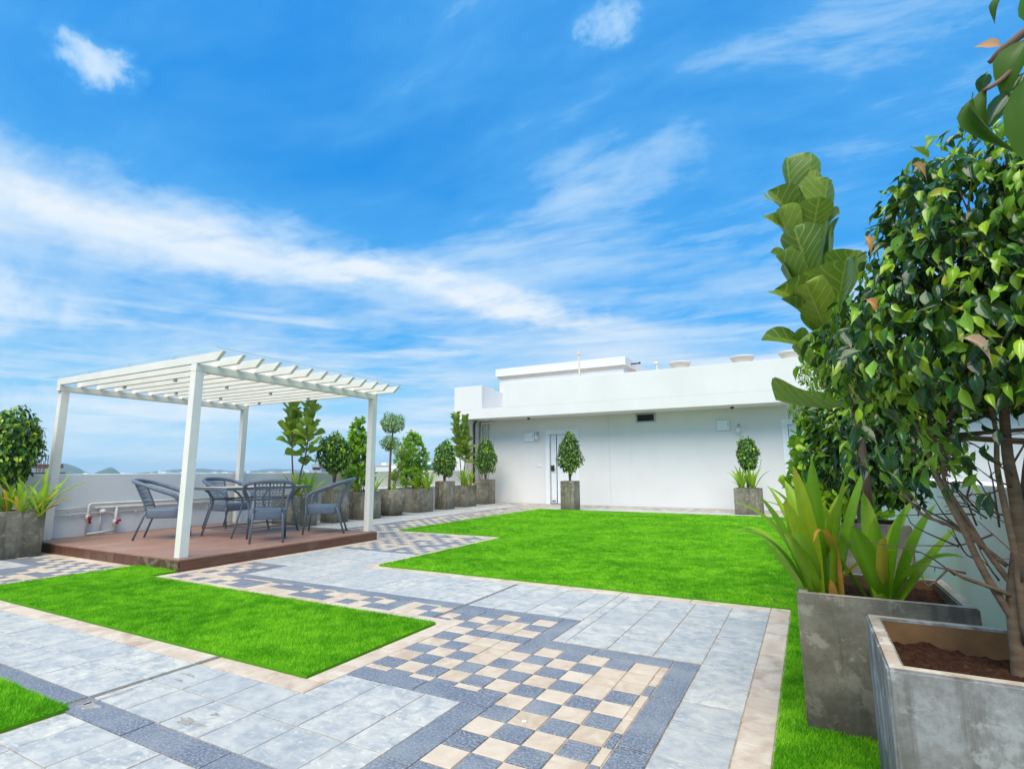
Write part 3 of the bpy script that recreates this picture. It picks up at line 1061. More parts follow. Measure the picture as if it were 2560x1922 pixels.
for k, (x, lab) in enumerate(((-3.34, 'cream round roof vent nearest the low white upper block'), (-1.50, 'cream round roof vent in the middle of the three'), (-0.17, 'cream round roof vent beside the fiddle leaf fig crown'))):
    r0 = 0.285 if k == 0 else 0.295
    v = MB().lathe([(r0 * 0.88, 3.05), (r0 * 0.9, 4.26), (r0 * 0.97, 4.33), (r0 * 1.14, 4.405), (r0 * 1.20, 4.42), (r0 * 1.20, 4.45), (r0 * 1.13, 4.455), (r0 * 0.9, 4.44), (r0 * 0.86, 4.3), (0.0, 4.3)], 28)
    o = v.build('roof_vent', 'cream_paint', loc=(x, 17.4, 0), smooth=True)
    tag(o, lab, 'vent', 'round vents on the flat roof')
v = MB().tube([(0, 0, 3.05), (0, 0, 5.02)], 0.035, 10).tube([(0, 0, 4.98), (0, 0, 5.09)], 0.055, 10)
tag(v.build('vent_pipe', 'cream_paint', loc=(-6.6, 17.0, 0)), 'tall thin cream vent pipe on the roof in front of the upper block', 'pipe')
v = MB().tube([(0, 0, 3.05), (0, 0, 4.40)], 0.035, 10).tube([(-0.09, 0, 4.43), (0.05, 0, 4.43)], 0.045, 10)
tag(v.build('vent_pipe', 'cream_paint', loc=(-3.97, 17.0, 0)), 'short cream vent pipe with a sideways cap beside the round vents', 'pipe')

# ------------------------------------------------------------------ buildings beyond the parapets
def far_building(loc, label, parts):
    e = empty('distant_building', loc, label, 'building')
    for name, mat, boxes in parts:
        mb = MB()
        for b_ in boxes:
            mb.box(*b_)
        mb.build(name, mat, e)
    return e


far_building((-44.2, 40, 0), 'small grey rooftop cabin with a dark window beyond the tall tub with the ficus', [
    ('wall', 'far_grey', [(-0.6, 0.75, -0.5, 1, -30, 1.12), (-0.65, 0.80, -0.55, 1.05, 1.42, 1.75), (-0.6, -0.5, -0.5, 1, 1.12, 1.42), (0.65, 0.75, -0.5, 1, 1.12, 1.42)]),
    ('window', 'far_dark', [(-0.5, 0.65, -0.42, 0.9, 1.12, 1.42)])])
far_building((-50.5, 60, 0), 'long low white terrace building beyond the round pot', [
    ('wall', 'far_white', [(-4.6, 2.2, -1, 4, -30, 1.72), (-3.4, -2.6, 0, 3, 1.72, 2.15), (-1.0, 2.9, -1.4, 4, -30, 1.45)]),
    ('roof_edge', 'cream_paint', [(-4.7, -1.05, -1.1, 4.1, 1.72, 1.82)]),
    ('window', 'far_dark', [(-3.9, -3.6, -1.03, -1.0, 1.1, 1.5), (0.2, 0.6, -1.43, -1.4, 0.95, 1.25)])])
far_building((-45.6, 60, 0), 'dark glazed building with a blue roof edge and grey stair tower behind the potted trees', [
    ('wall', 'far_white', [(-2.0, 2.8, 0, 5, -30, 1.05), (-0.9, 0.1, 0.6, 4, 1.9, 2.25)]),
    ('glazing', 'far_dark', [(-1.9, 2.6, 0.1, 4.8, 1.05, 1.72)]),
    ('mullion', 'far_grey', [(-1.92 + 0.5 * k, -1.86 + 0.5 * k, 0.05, 0.1, 1.05, 1.72) for k in range(10)]),
    ('roof_edge', 'far_blue', [(-0.8, 2.8, 0, 5, 1.72, 1.9)]),
    ('stair_tower', 'far_grey', [(0.42, 1.15, 0.4, 3, 1.9, 2.75)])])
far_building((-81.5, 30, 0), 'unfinished brown concrete frame with rusty bars standing up at the far left', [
    ('frame', 'brown_block', [(-1.4, 0.2, -1, 3, 1.45, 1.95), (-3.5, 1.0, -1.2, 3, -30, 0.95), (-1.2, -0.8, -0.8, -0.4, 0.95, 1.5), (-3, -2.5, -1, 0, 0.95, 2.3)]),
    ('rebar', 'rust', [(1.0 + 0.22 * k, 1.06 + 0.22 * k, 0.3 * (k % 3), 0.3 * (k % 3) + 0.06, -2, 2.3 + 0.25 * ((k * 7) % 4)) for k in range(6)] + [(0.6, 2.3, 0.0, 0.07, 1.25, 1.33)])])
far_building((-420, 590, 0), 'long low white shed far beyond the parapet between the hills', [
    ('wall', 'far_white', [(-5, 5, -3, 3, -30, -6.2)]), ('roof', 'far_grey', [(-5.3, 5.3, -3.3, 3.3, -6.2, -5.7)])])
far_building((7.2, 26, 0), 'beige apartment block with a white top band behind the big ficus tree', [
    ('wall', 'beige_wall', [(-3.6, 9, 0, 8, -30, 1.35)]),
    ('roof_band', 'far_white', [(-3.8, 9.2, -0.2, 8.2, 1.36, 3.1)]),
    ('window', 'far_dark', [(1.2 + 1.9 * k, 1.75 + 1.9 * k, -0.02, 0.0, -0.1, 0.75) for k in range(4)]),
    ('sill', 'far_grey', [(1.1 + 1.9 * k, 1.85 + 1.9 * k, -0.12, 0.0, -0.2, -0.1) for k in range(4)])])
far_building((2.6, 33, 0), 'dark grey roofed building glimpsed between the trees at the right', [
    ('wall', 'roof_grey', [(-0.5, 3.0, 0, 8, -30, 2.7)]),
    ('roof_edge', 'far_grey', [(-0.7, 3.2, -0.2, 8.2, 2.7, 2.85)])])

# ------------------------------------------------------------------ deck
dk = empty('wooden_deck', (-8, 5.2, 0), 'low brown wood plank deck under the white pergola', 'deck')


def D(name, mb, mat, parent=None, bevel=0.0, smooth=False):
    mb.v = [(x + 8, y - 5.2, z) for x, y, z in mb.v]
    return mb.build(name, mat, parent or dk, bevel=bevel, smooth=smooth)


D('base', MB().box(-9.748, -6.20, 3.70, 6.80, -0.004, 0.108), 'grout')
DX = (-9.748, -6.178)
npl = 19
pw = (DX[1] - DX[0]) / npl
for i in range(npl):
    x0, x1 = DX[0] + i * pw, DX[0] + (i + 1) * pw
    ys = [3.676, 4.784, 5.885, 6.825] if i % 2 else [3.676, 4.25, 5.36, 6.45, 6.825]
    for a, b in zip(ys[:-1], ys[1:]):
        D('plank', MB().box(x0 + 0.0014, x1 - 0.0014, a + 0.0014, b - 0.0014, 0.112, 0.130 + random.uniform(-0.0006, 0.0006)), 'deck_wood', bevel=0.0015)
    if x1 < -9.70:
        continue
    D('riser_tile', MB().box(x0 + 0.002, x1 - 0.002, 3.674, 3.692, 0.0, 0.1105), 'deck_front', bevel=0.0015)
for a, b in ((3.694, 4.783), (4.787, 5.88), (5.884, 6.825)):
    D('riser_board', MB().box(-6.194, -6.176, a, b, 0.0, 0.1105), 'deck_side', bevel=0.0015)

# ------------------------------------------------------------------ pergola
pg = empty('pergola', (-7.9, 5.25, 0.13), 'white metal pergola with slanted rafters and a glass roof over the deck', 'pergola')


def G(name, mb, mat, bevel=0.003, smooth=False):
    mb.v = [(x + 7.9, y - 5.25, z - 0.13) for x, y, z in mb.v]
    return mb.build(name, mat, pg, bevel=bevel, smooth=smooth)


for x0, y0 in ((-6.352, 3.72), (-6.352, 6.70), (-9.672, 3.75), (-9.672, 6.70)):
    G('post', MB().box(x0, x0 + 0.102, y0, y0 + 0.102, 0.136, 2.262), 'white_metal')
for x0, y0 in ((-6.352, 3.72), (-6.352, 6.70), (-9.672, 3.75), (-9.672, 6.70)):
    G('base_plate', MB().box(x0 - 0.022, x0 + 0.124, y0 - 0.012, y0 + 0.114, 0.1310, 0.1355), 'steel_frame', bevel=0)
G('beam', MB().box(-6.352, -6.250, 3.72, 6.802, 2.264, 2.352), 'white_metal')
G('beam', MB().box(-9.672, -9.570, 3.72, 6.802, 2.264, 2.352), 'white_metal')
for k in range(13):
    y = 3.722 + k * 0.2533
    mb = MB()
    t = 0.046
    v = []
    for yy in (y, y + t):
        v += [(-9.672, yy, 2.354), (-5.885, yy, 2.354), (-5.765, yy, 2.452), (-9.672, yy, 2.452)]
    mb.add(v, [(0, 1, 2, 3), (7, 6, 5, 4), (0, 4, 5, 1), (1, 5, 6, 2), (2, 6, 7, 3), (3, 7, 4, 0)])
    G('rafter', mb, 'white_metal')
xs = [-9.79, -8.77, -7.75, -6.73, -5.70]
for a, b in zip(xs[:-1], xs[1:]):
    mb = MB()
    x0, x1, y0, y1, z0, z1 = a + 0.003, b - 0.003, 3.60, 6.89, 2.462, 2.468
    mb.add([(x0, y0, z0), (x1, y0, z0), (x1, y1, z0), (x0, y1, z0), (x0, y0, z1), (x1, y0, z1), (x1, y1, z1), (x0, y1, z1)], [(4, 5, 6, 7)], 0)
    mb.add([(x0, y0, z0), (x1, y0, z0), (x1, y1, z0), (x0, y1, z0), (x0, y0, z1), (x1, y0, z1), (x1, y1, z1), (x0, y1, z1)],
           [(0, 1, 5, 4), (2, 3, 7, 6)] + ([(3, 0, 4, 7)] if a == xs[0] else []) + ([(1, 2, 6, 5)] if b == xs[-1] else []), 1)
    G('glass_pane', mb, ['roof_glass', 'glass_edge'], bevel=0)
for x in xs[1:-1]:
    for k in (0, 4, 8, 12):
        y = 3.722 + k * 0.2533
        G('glass_clamp', MB().box(x - 0.02, x + 0.02, y + 0.002, y + 0.044, 2.453, 2.461), 'steel_frame', bevel=0)
for x in (-8.9, -7.6):
    for k in (2, 5, 8, 11):
        y = 3.722 + k * 0.2533 + 0.023
        G('spotlight', MB().box(x - 0.02, x + 0.02, y - 0.018, y + 0.018, 2.315, 2.353), 'steel_frame', bevel=0)

# ------------------------------------------------------------------ table
tb = empty('garden_table', (-7.762, 5.72, 0.131), 'rectangular metal garden table with a pale stone top on the deck', 'table')
top = MB()
top.box(-0.425, 0.425, -0.745, 0.745, 0.712, 0.724)
top.build('table_top', 'cream_stone', tb, bevel=0.003)
fm = MB()
fm.box(-0.44, -0.428, -0.76, 0.76, 0.685, 0.725).box(0.428, 0.44, -0.76, 0.76, 0.685, 0.725).box(-0.428, 0.428, -0.76, -0.748, 0.685, 0.725).box(-0.428, 0.428, 0.748, 0.76, 0.685, 0.725)
fm.box(-0.425, 0.425, -0.02, 0.02, 0.69, 0.71).build('table_frame', 'chair_tube', tb)
for sx in (-1, 1):
    for sy in (-1, 1):
        x = sx * 0.355
        mb = MB().tube([(x, sy * 0.585, 0), (x, sy * 0.50, 0.28), (x, sy * 0.452, 0.44), (x, sy * 0.440, 0.50), (x, sy * 0.455, 0.56), (x, sy * 0.52, 0.635), (x, sy * 0.60, 0.69)], 0.0145, 10)
        mb.build('leg', 'chair_tube', tb, smooth=True)
for z, yy, r_ in ((0.115, 0.549, 0.010), (0.535, 0.447, 0.012)):
    for sx in (-1, 1):
        MB().tube([(sx * 0.355, -yy, z), (sx * 0.355, yy, z)], r_, 8).build('rail', 'chair_tube', tb, smooth=True)
    for sy in (-1, 1):
        MB().tube([(-0.355, sy * yy, z), (0.355, sy * yy, z)], r_, 8).build('rail', 'chair_tube', tb, smooth=True)

# ------------------------------------------------------------------ chairs
def bez(pts, n=6):
    """Catmull-Rom through points"""
    P = [Vector(p) for p in pts]
    P = [P[0] * 2 - P[1]] + P + [P[-1] * 2 - P[-2]]
    out = []
    for i in range(1, len(P) - 2):
        for k in range(n):
            t = k / n
            a, b, c, d = P[i - 1], P[i], P[i + 1], P[i + 2]
            out.append(0.5 * ((2 * b) + (c - a) * t + (2 * a - 5 * b + 4 * c - d) * t * t + (3 * b - a - 3 * c + d) * t ** 3))
    out.append(P[-2])
    return out


def make_chair():
    e = empty('wicker_chair', (0, 0, 0), '', 'chair', 'wicker armchairs round the garden table')
    # seat: D shaped woven cushion box
    ol = []
    for k in range(33):
        a = k / 32 * 2 * PI
        x = abs(math.cos(a)) ** 0.42 * math.copysign(0.245, math.cos(a))
        y = abs(math.sin(a)) ** 0.42 * math.copysign(0.235, math.sin(a))
        x *= 1.0 - 0.10 * max(0, -y / 0.235)
        ol.append((x, y))
    ol = ol[:-1]
    n = len(ol)
    mb = MB()
    rings = [(0.97, 0.300), (1.0, 0.312), (1.0, 0.405), (0.985, 0.422), (0.93, 0.432), (0.6, 0.436), (0.0, 0.437)]
    v, f = [], []
    for s_, z in rings:
        v += [(x * s_, y * s_, z) for x, y in ol]
    for i in range(len(rings) - 1):
        for k in range(n):
            f.append((i * n + k, i * n + (k + 1) % n, (i + 1) * n + (k + 1) % n, (i + 1) * n + k))
    f.append(tuple(range(n - 1, -1, -1)))
    mb.add(v, f)
    mb.build('seat', 'wicker', e, smooth=True)
    half = [(0.245, 0.215, 0.31), (0.250, 0.225, 0.43), (0.268, 0.215, 0.545), (0.300, 0.150, 0.625), (0.320, 0.0, 0.685), (0.315, -0.17, 0.748), (0.270, -0.32, 0.798), (0.150, -0.425, 0.825), (0.0, -0.455, 0.832)]
    path = bez(half + [(-x, y, z) for x, y, z in half[:-1][::-1]], 5)
    MB().tube(path, [0.017 + 0.011 * min(1, max(0, (p.z - 0.45) / 0.12)) for p in path], 10).build('arm_rail', 'wicker', e, smooth=True)
    for s_ in (-1, 1):
        MB().tube([(s_ * 0.252, 0.255, 0), (s_ * 0.247, 0.225, 0.31), (s_ * 0.247, 0.222, 0.36)], 0.0145, 10).build('leg', 'chair_tube', e, smooth=True)
        MB().tube([(s_ * 0.205, -0.345, 0), (s_ * 0.190, -0.245, 0.31), (s_ * 0.180, -0.215, 0.405)], 0.0145, 10).build('leg', 'chair_tube', e, smooth=True)
        MB().tube(bez([(s_ * 0.178, -0.222, 0.40), (s_ * 0.172, -0.262, 0.52), (s_ * 0.180, -0.335, 0.68), (s_ * 0.190, -0.392, 0.81)], 4), 0.013, 8).build('back_post', 'chair_tube', e, smooth=True)
    # open lattice
    lt = MB()

    def Q(u, t):
        z = 0.475 + t * 0.325
        y = -0.245 - 0.150 * t - 0.028 * (1 - u * u) * (0.4 + t)
        return (u * (0.168 + 0.018 * t), y, z)
    def path_strip(a, b, w):
        N = 6
        for k in range(N):
            p = Q(a[0] + (b[0] - a[0]) * k / N, a[1] + (b[1] - a[1]) * k / N)
            q = Q(a[0] + (b[0] - a[0]) * (k + 1) / N, a[1] + (b[1] - a[1]) * (k + 1) / N)
            lt.bar(p, q, w, 0.004, up=(0, 1, 0.45))
    for k in range(8):
        t = k / 7
        path_strip((-1, t), (1, t), 0.008)
    for k in range(9):
        u = -0.94 + 1.88 * k / 8
        path_strip((u, 0), (u, 1), 0.007)
    for k in range(-6, 8):
        for sgn in (-1, 1):
            a, b = k / 8 * 2 - 1 + 0.125, k / 8 * 2 - 1 + 1.625
            t0, t1 = 0.0, 1.0
            if a < -1:
                t0 = (-1 - a) / (b - a)
            if b > 1:
                t1 = (1 - a) / (b - a)
            if t1 <= t0:
                continue
            path_strip((sgn * (a + (b - a) * t0), t0), (sgn * (a + (b - a) * t1), t1), 0.005)
    path_strip((0, 0), (0, 1), 0.020)
    lt.build('woven_back', 'wicker', e)
    MB().tube([Q(-1.02, 0), Q(0, 0), Q(1.02, 0)], 0.011, 8).build('back_rail', 'chair_tube', e, smooth=True)
    return e


ch0 = make_chair()


def copy_tree(o, parent=None):
    c = o.copy()
    C.objects.link(c)
    c.parent = parent
    for k in list(o.children):
        copy_tree(k, c)
    return c


CH = [(-6.79, 5.245, 53, 'blue grey wicker chair with its back to the paved walk, in front of the table'),
      (-6.83, 6.30, 129, 'blue grey wicker chair seen from the side at the table end by the planters'),
      (-8.33, 4.73, -47, 'blue grey wicker chair partly hidden by the front pergola post'),
      (-8.80, 6.02, -84, 'blue grey wicker chair behind the table, next to the parapet wall')]
for i, (x, y, rz, lab) in enumerate(CH):
    c = ch0 if i == 0 else copy_tree(ch0)
    c.location = (x, y, 0.131)
    c.rotation_euler = (0, 0, R(rz))
    c['label'] = lab

# ------------------------------------------------------------------ pipes on the parapet
pe = empty('water_pipes', (-9.72, 4.3, 0.13), 'white water pipes with two red valve handles along the parapet wall', 'pipes')


def Wp(name, mb, mat, smooth=True):
    mb.v = [(x, y - 4.3, z - 0.13) for x, y, z in mb.v]
    return mb.build(name, mat, pe, smooth=smooth)


Wp('pipe', MB().tube([(0, 3.85, 0.535), (0, 4.31, 0.553)], 0.012, 8), 'white_pvc')
Wp('pipe', MB().tube([(0, 3.85, 0.452), (0, 4.30, 0.464), (0, 4.62, 0.466), (0, 4.67, 0.445), (0.0, 4.72, 0.445), (0, 4.80, 0.470), (0, 6.8, 0.473)], 0.012, 8), 'white_pvc')
Wp('pipe', MB().tube([(0.02, 4.33, 0.15), (0.02, 4.33, 0.585), (0.02, 4.36, 0.602), (0.02, 6.8, 0.604)], 0.020, 8), 'white_pvc')
Wp('pipe', MB().tube([(0.02, 4.40, 0.545), (0.02, 6.8, 0.533)], 0.020, 8), 'white_pvc')
Wp('pipe', MB().tube([(0.02, 4.71, 0.535), (0.02, 4.71, 0.15)], 0.022, 8), 'white_pvc')
Wp('pipe', MB().tube([(0.03, 4.33, 0.155), (0.03, 4.70, 0.180)], 0.017, 8), 'white_pvc')
Wp('pipe', MB().tube([(0.0, 4.51, 0.18), (0.0, 4.51, 0.46)], 0.012, 8), 'white_pvc')
Wp('meter', MB().tube([(-0.01, 4.515, 0.475), (0.05, 4.515, 0.475)], 0.045, 14).tube([(0.05, 4.515, 0.475), (0.075, 4.515, 0.475)], 0.028, 14), 'white_pvc')
for y, z in ((4.33, 0.40), (4.71, 0.30)):
    vb = Wp('valve', MB().tube([(0.02, y, z - 0.045), (0.02, y, z + 0.045)], 0.034, 10).tube([(0.02, y, z), (0.07, y, z)], 0.014, 8), 'white_pvc')
    mb = MB()
    mb.v = []
    mb.bar((0.075, y - 0.01, z + 0.035), (0.075, y + (0.01 if y < 4.5 else 0.055), z + (-0.085 if y < 4.5 else 0.03)), 0.03, 0.010, up=(1, 0, 0))
    mb.tube([(0.062, y, z), (0.088, y, z)], 0.024, 8)
    Wp('valve_handle', mb, 'red_plastic').parent = vb
for y in (4.1, 5.0, 5.6, 6.2):
    Wp('pipe_clip', MB().box(-0.028, 0.018, y - 0.012, y + 0.012, 0.44, 0.488), 'white_pvc', False)

# ------------------------------------------------------------------ concrete planters
def square_pot(loc, w, d, h, label, wall=0.045, soil=0.07, mat='pot_concrete', taper=0.0, rz=0.0, sub=False):
    """loc = centre of the base"""
    e = empty('planter', loc, label, 'planter', rz=R(rz))
    a, b = w / 2, d / 2
    ta, tb_ = a - taper, b - taper
    bm = bmesh.new()
    o8 = [bm.verts.new(p) for p in ((-ta, -tb_, 0), (ta, -tb_, 0), (ta, tb_, 0), (-ta, tb_, 0), (-a, -b, h), (a, -b, h), (a, b, h), (-a, b, h))]
    i8 = [bm.verts.new(p) for p in ((-a + wall, -b + wall, h), (a - wall, -b + wall, h), (a - wall, b - wall, h), (-a + wall, b - wall, h),
                                    (-a + wall, -b + wall, h - soil - 0.06), (a - wall, -b + wall, h - soil - 0.06), (a - wall, b - wall, h - soil - 0.06), (-a + wall, b - wall, h - soil - 0.06))]
    sides, rims, ins = [], [], []
    for i in range(4):
        j = (i + 1) % 4
        sides.append(bm.faces.new((o8[i], o8[j], o8[4 + j], o8[4 + i])))
        rims.append(bm.faces.new((o8[4 + i], o8[4 + j], i8[j], i8[i])))
        ins.append(bm.faces.new((i8[i], i8[j], i8[4 + j], i8[4 + i])))
    bm.faces.new(o8[:4][::-1])
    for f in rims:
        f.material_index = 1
    for f in ins:
        f.material_index = 2
    bm.edges.ensure_lookup_table()
    ed = [x for x in bm.edges if all(v in o8 for v in x.verts)] + [x for x in bm.edges if all(v in i8[:4] for v in x.verts)]
    bmesh.ops.bevel(bm, geom=ed, offset=0.007, segments=2, affect='EDGES', clamp_overlap=True)
    # hand-cast unevenness of the shell
    rs = random.Random(hash(label) % 1000 if False else len(label) * 7 + int(w * 1000))
    me = bpy.data.meshes.new('shell')
    bm.to_mesh(me)
    bm.free()
    for m in (mat, 'pot_rim', 'pot_inside'):
        me.materials.append(MAT[m])
    put('shell', me, e)
    # soil with lumps
    n = 26
    rs = np.random.default_rng(len(label) * 13 + int(loc[1] * 100))
    xs_ = np.linspace(-a + wall * 0.9, a - wall * 0.9, n)
    ys_ = np.linspace(-b + wall * 0.9, b - wall * 0.9, n)
    hz = rs.normal(0, 0.006, (n, n)) + 0.012 * np.sin(xs_[:, None] * 17 + 1) * np.cos(ys_[None, :] * 13)
    v = [(xs_[i], ys_[j], h - soil + hz[i, j]) for i in range(n) for j in range(n)]
    f = [(i * n + j, (i + 1) * n + j, (i + 1) * n + j + 1, i * n + j + 1) for i in range(n - 1) for j in range(n - 1)]
    mb = MB()
    mb.add(v, f)
    mb.build('soil', 'soil', e, smooth=True)
    return e


def round_pot(loc, label, s=1.0):
    e = empty('round_planter', loc, label, 'planter')
    pr = [(0.0, 0.0), (0.215, 0.0), (0.245, 0.015), (0.315, 0.14), (0.352, 0.28), (0.362, 0.38), (0.352, 0.49), (0.325, 0.585), (0.312, 0.622), (0.306, 0.628), (0.285, 0.628), (0.278, 0.618), (0.282, 0.50)]
    MB().lathe([(r_ * s, z * s) for r_, z in pr], 40).build('shell', 'pot_concrete', e, smooth=True)
    MB().lathe([(0.29 * s, 0.56 * s), (0.2 * s, 0.572 * s), (0.1 * s, 0.568 * s), (0.0, 0.575 * s)], 24).build('soil', 'soil', e, smooth=True)
    return e


square_pot((-9.31, 3.225, 0), 0.61, 0.61, 0.59, 'wide concrete planter at the far left beside the deck corner')
square_pot((-9.13, 7.685, 0), 0.60, 0.61, 0.61, 'wide concrete planter behind the deck, nearest the table')
square_pot((-9.045, 8.65, 0), 0.41, 0.41, 0.78, 'tall concrete planter behind the chair at the deck end')
square_pot((-9.115, 9.56, 0), 0.60, 0.58, 0.61, 'concrete planter cut by the right hand pergola post')
round_pot((-9.15, 10.6, 0), 'round bulging concrete pot in the row along the parapet')
square_pot((-9.29, 11.78, 0), 0.62, 0.62, 0.62, 'wide concrete planter with drip streaks right of the round pot')
square_pot((-9.195, 12.92, 0), 0.41, 0.41, 0.785, 'tall concrete planter between the two lily planters near the building')
square_pot((-9.40, 14.13, 0), 0.62, 0.64, 0.635, 'low concrete planter under the fiddle leaf fig beside the wing wall')
square_pot((-9.43, 15.50, 0), 0.46, 0.58, 0.79, 'tall concrete planter in the inner corner of the building, rusty inside', soil=0.03)
square_pot((-5.89, 14.26, 0), 0.42, 0.40, 0.79, 'tall concrete planter standing alone in front of the left door')
square_pot((-1.36, 14.9, 0), 0.62, 0.60, 0.635, 'wide concrete planter alone on the lawn edge before the plain facade')
square_pot((0.465, 2.205, 0), 0.635, 0.64, 0.56, 'nearest grey concrete planter at the bottom right corner with bare soil', soil=0.085, mat='pot_concrete_blue', wall=0.046)
square_pot((0.228, 3.11, 0), 0.63, 0.64, 0.562, 'big concrete planter with strap lilies behind the nearest one', soil=0.055, wall=0.05)
square_pot((0.285, 4.035, 0), 0.41, 0.41, 0.78, 'tall concrete planter behind the strap lilies at the right', soil=0.12)
square_pot((0.24, 5.25, 0), 0.60, 0.60, 0.61, 'concrete planter hidden among the clusia leaves at the right')
round_pot((0.20, 6.9, 0), 'round concrete pot behind the clusia at the right wall')
square_pot((0.72, 0.62, 0), 0.40, 0.40, 0.78, 'tall concrete planter right beside the camera, out of the picture')

# ------------------------------------------------------------------ leaves
def leaf_template(rows, cols, L=1.0, fold=0.25, droop=0.3, wave=0.0, wf=5, twist=0.0):
    """rows: (v, halfwidth). Returns verts, faces, uvs; leaf lies along +Y, normal +Z"""
    v, uv, f = [], [], []
    cs = np.linspace(-1, 1, cols)
    for (t, hw) in rows:
        z0 = -droop * t * t
        for c in cs:
            zz = z0 + fold * abs(c) ** 1.5 * hw + wave * math.sin(t * wf * PI + c * 1.3) * abs(c)
            x = c * hw * (1 - 0.12 * abs(fold))
            ca, sa = math.cos(twist * t), math.sin(twist * t)
            v.append((x * ca, t * (1 - 0.25 * droop * t), zz + x * sa))
            uv.append((c * 0.5 + 0.5, t))
    for i in range(len(rows) - 1):
        for k in range(cols - 1):
            a = i * cols + k
            f.append((a, a + 1, a + cols + 1, a + cols))
    return np.array(v) * L, f, np.array(uv)


FIC_ROWS = [(-0.12, 0.012), (0.0, 0.02), (0.12, 0.14), (0.28, 0.225), (0.46, 0.235), (0.62, 0.185), (0.76, 0.10), (0.88, 0.035), (1.0, 0.004)]
FIC_T = [leaf_template(FIC_ROWS, 5, fold=f_, droop=d_, wave=w_, twist=t_) for f_, d_, w_, t_ in ((0.65, 0.50, 0.015, 0.1), (0.45, 0.22, 0.02, -0.3), (0.95, 0.65, 0.01, 0.4), (0.5, 0.40, 0.03, -0.15), (0.3, 0.10, 0.03, 0.5))]
FIC_S = [leaf_template([(0, 0.02), (0.3, 0.25), (0.65, 0.21), (1.0, 0.01)], 3, fold=f_, droop=d_) for f_, d_ in ((0.4, 0.3), (0.25, 0.15), (0.6, 0.5))]
CLU_ROWS = [(0.0, 0.03), (0.12, 0.10), (0.35, 0.24), (0.6, 0.335), (0.8, 0.33), (0.93, 0.22), (1.0, 0.06)]
CLU_T = [leaf_template(CLU_ROWS, 5, fold=f_, droop=d_, wave=0.01) for f_, d_ in ((0.35, -0.15), (0.2, 0.10), (0.5, 0.05))]
CLU_S = [leaf_template([(0, 0.03), (0.35, 0.24), (0.75, 0.34), (1.0, 0.08)], 3, fold=f_, droop=d_) for f_, d_ in ((0.35, -0.15), (0.2, 0.10), (0.5, 0.05))]
FID_ROWS = [(-0.10, 0.012), (0.0, 0.025), (0.06, 0.12), (0.14, 0.205), (0.24, 0.24), (0.34, 0.245), (0.44, 0.265), (0.54, 0.31), (0.64, 0.36), (0.74, 0.39), (0.83, 0.385), (0.90, 0.34), (0.955, 0.25), (0.985, 0.14), (1.0, 0.02)]
FID_T = [leaf_template(FID_ROWS, 9, fold=f_, droop=d_, wave=w_, wf=3.2, twist=t_) for f_, d_, w_, t_ in ((0.45, -0.20, 0.02, 0.15), (0.65, -0.05, 0.026, -0.25), (0.40, 0.16, 0.02, 0.3), (0.80, -0.26, 0.02, -0.15), (0.55, 0.25, 0.028, 0.1))]


def tmesh(name, T, mat):
    v, f, uv = T
    me = bpy.data.meshes.new(name)
    me.from_pydata(v.tolist(), [], f)
    me.materials.append(MAT[mat])
    ul = me.uv_layers.new(name='uv')
    li = np.array([i for q in f for i in q])
    ul.data.foreach_set('uv', uv[li].astype(np.float32).ravel())
    me.polygons.foreach_set('use_smooth', [True] * len(f))
    me.update()
    return me


_tm = {}


def cached(name, T, mat, key):
    k = (key, mat)
    if k not in _tm:
        _tm[k] = tmesh(name, T, mat)
    return _tm[k]


def frame(t, n):
    """rotation matrices (N,3,3): columns X,Y=t,Z~n"""
    t = t / np.linalg.norm(t, axis=1, keepdims=True)
    n = n - t * (n * t).sum(1, keepdims=True)
    n = n / (np.linalg.norm(n, axis=1, keepdims=True) + 1e-9)
    x = np.cross(t, n)
    return np.stack([x, t, n], axis=2)


def merged(name, Ts, pos, Rm, sc, mat, parent, seed=0):
    """many leaves joined into one mesh"""
    rs = np.random.default_rng(seed)
    pick = rs.integers(0, len(Ts), len(pos))
    V, F, U, RN = [], [], [], []
    base = 0
    for ti, (tv, tf, tu) in enumerate(Ts):
        ix = np.where(pick == ti)[0]
        if not len(ix):
            continue
        vv = np.einsum('nij,kj->nki', Rm[ix], tv) * sc[ix][:, None, None] + pos[ix][:, None, :]
        V.append(vv.reshape(-1, 3))
        tf = np.array(tf)
        off = base + np.arange(len(ix)) * len(tv)
        F.append((tf[None] + off[:, None, None]).reshape(-1, 4))
        U.append(np.tile(tu[tf.ravel()], (len(ix), 1)))
        RN.append(np.repeat(rs.random(len(ix)), len(tv)))
        base += len(ix) * len(tv)
    V, F, U, RN = np.concatenate(V), np.concatenate(F), np.concatenate(U), np.concatenate(RN)
    me = bpy.data.meshes.new(name)
    me.vertices.add(len(V))
    me.vertices.foreach_set('co', V.astype(np.float32).ravel())
    me.loops.add(F.size)
    me.loops.foreach_set('vertex_index', F.ravel().astype(np.int32))
    me.polygons.add(len(F))
    me.polygons.foreach_set('loop_start', (np.arange(len(F)) * 4).astype(np.int32))
    me.polygons.foreach_set('loop_total', np.full(len(F), 4, dtype=np.int32))
    me.polygons.foreach_set('use_smooth', [True] * len(F))
    me.materials.append(MAT[mat])
    ul = me.uv_layers.new(name='uv')
    ul.data.foreach_set('uv', U.astype(np.float32).ravel())
    me.update(calc_edges=True)
    me.validate()
    set_rnd(me, RN)
    o = bpy.data.objects.new(name, me)
    C.objects.link(o)
    o.parent = parent
    tag(o, kind='stuff')
    return o


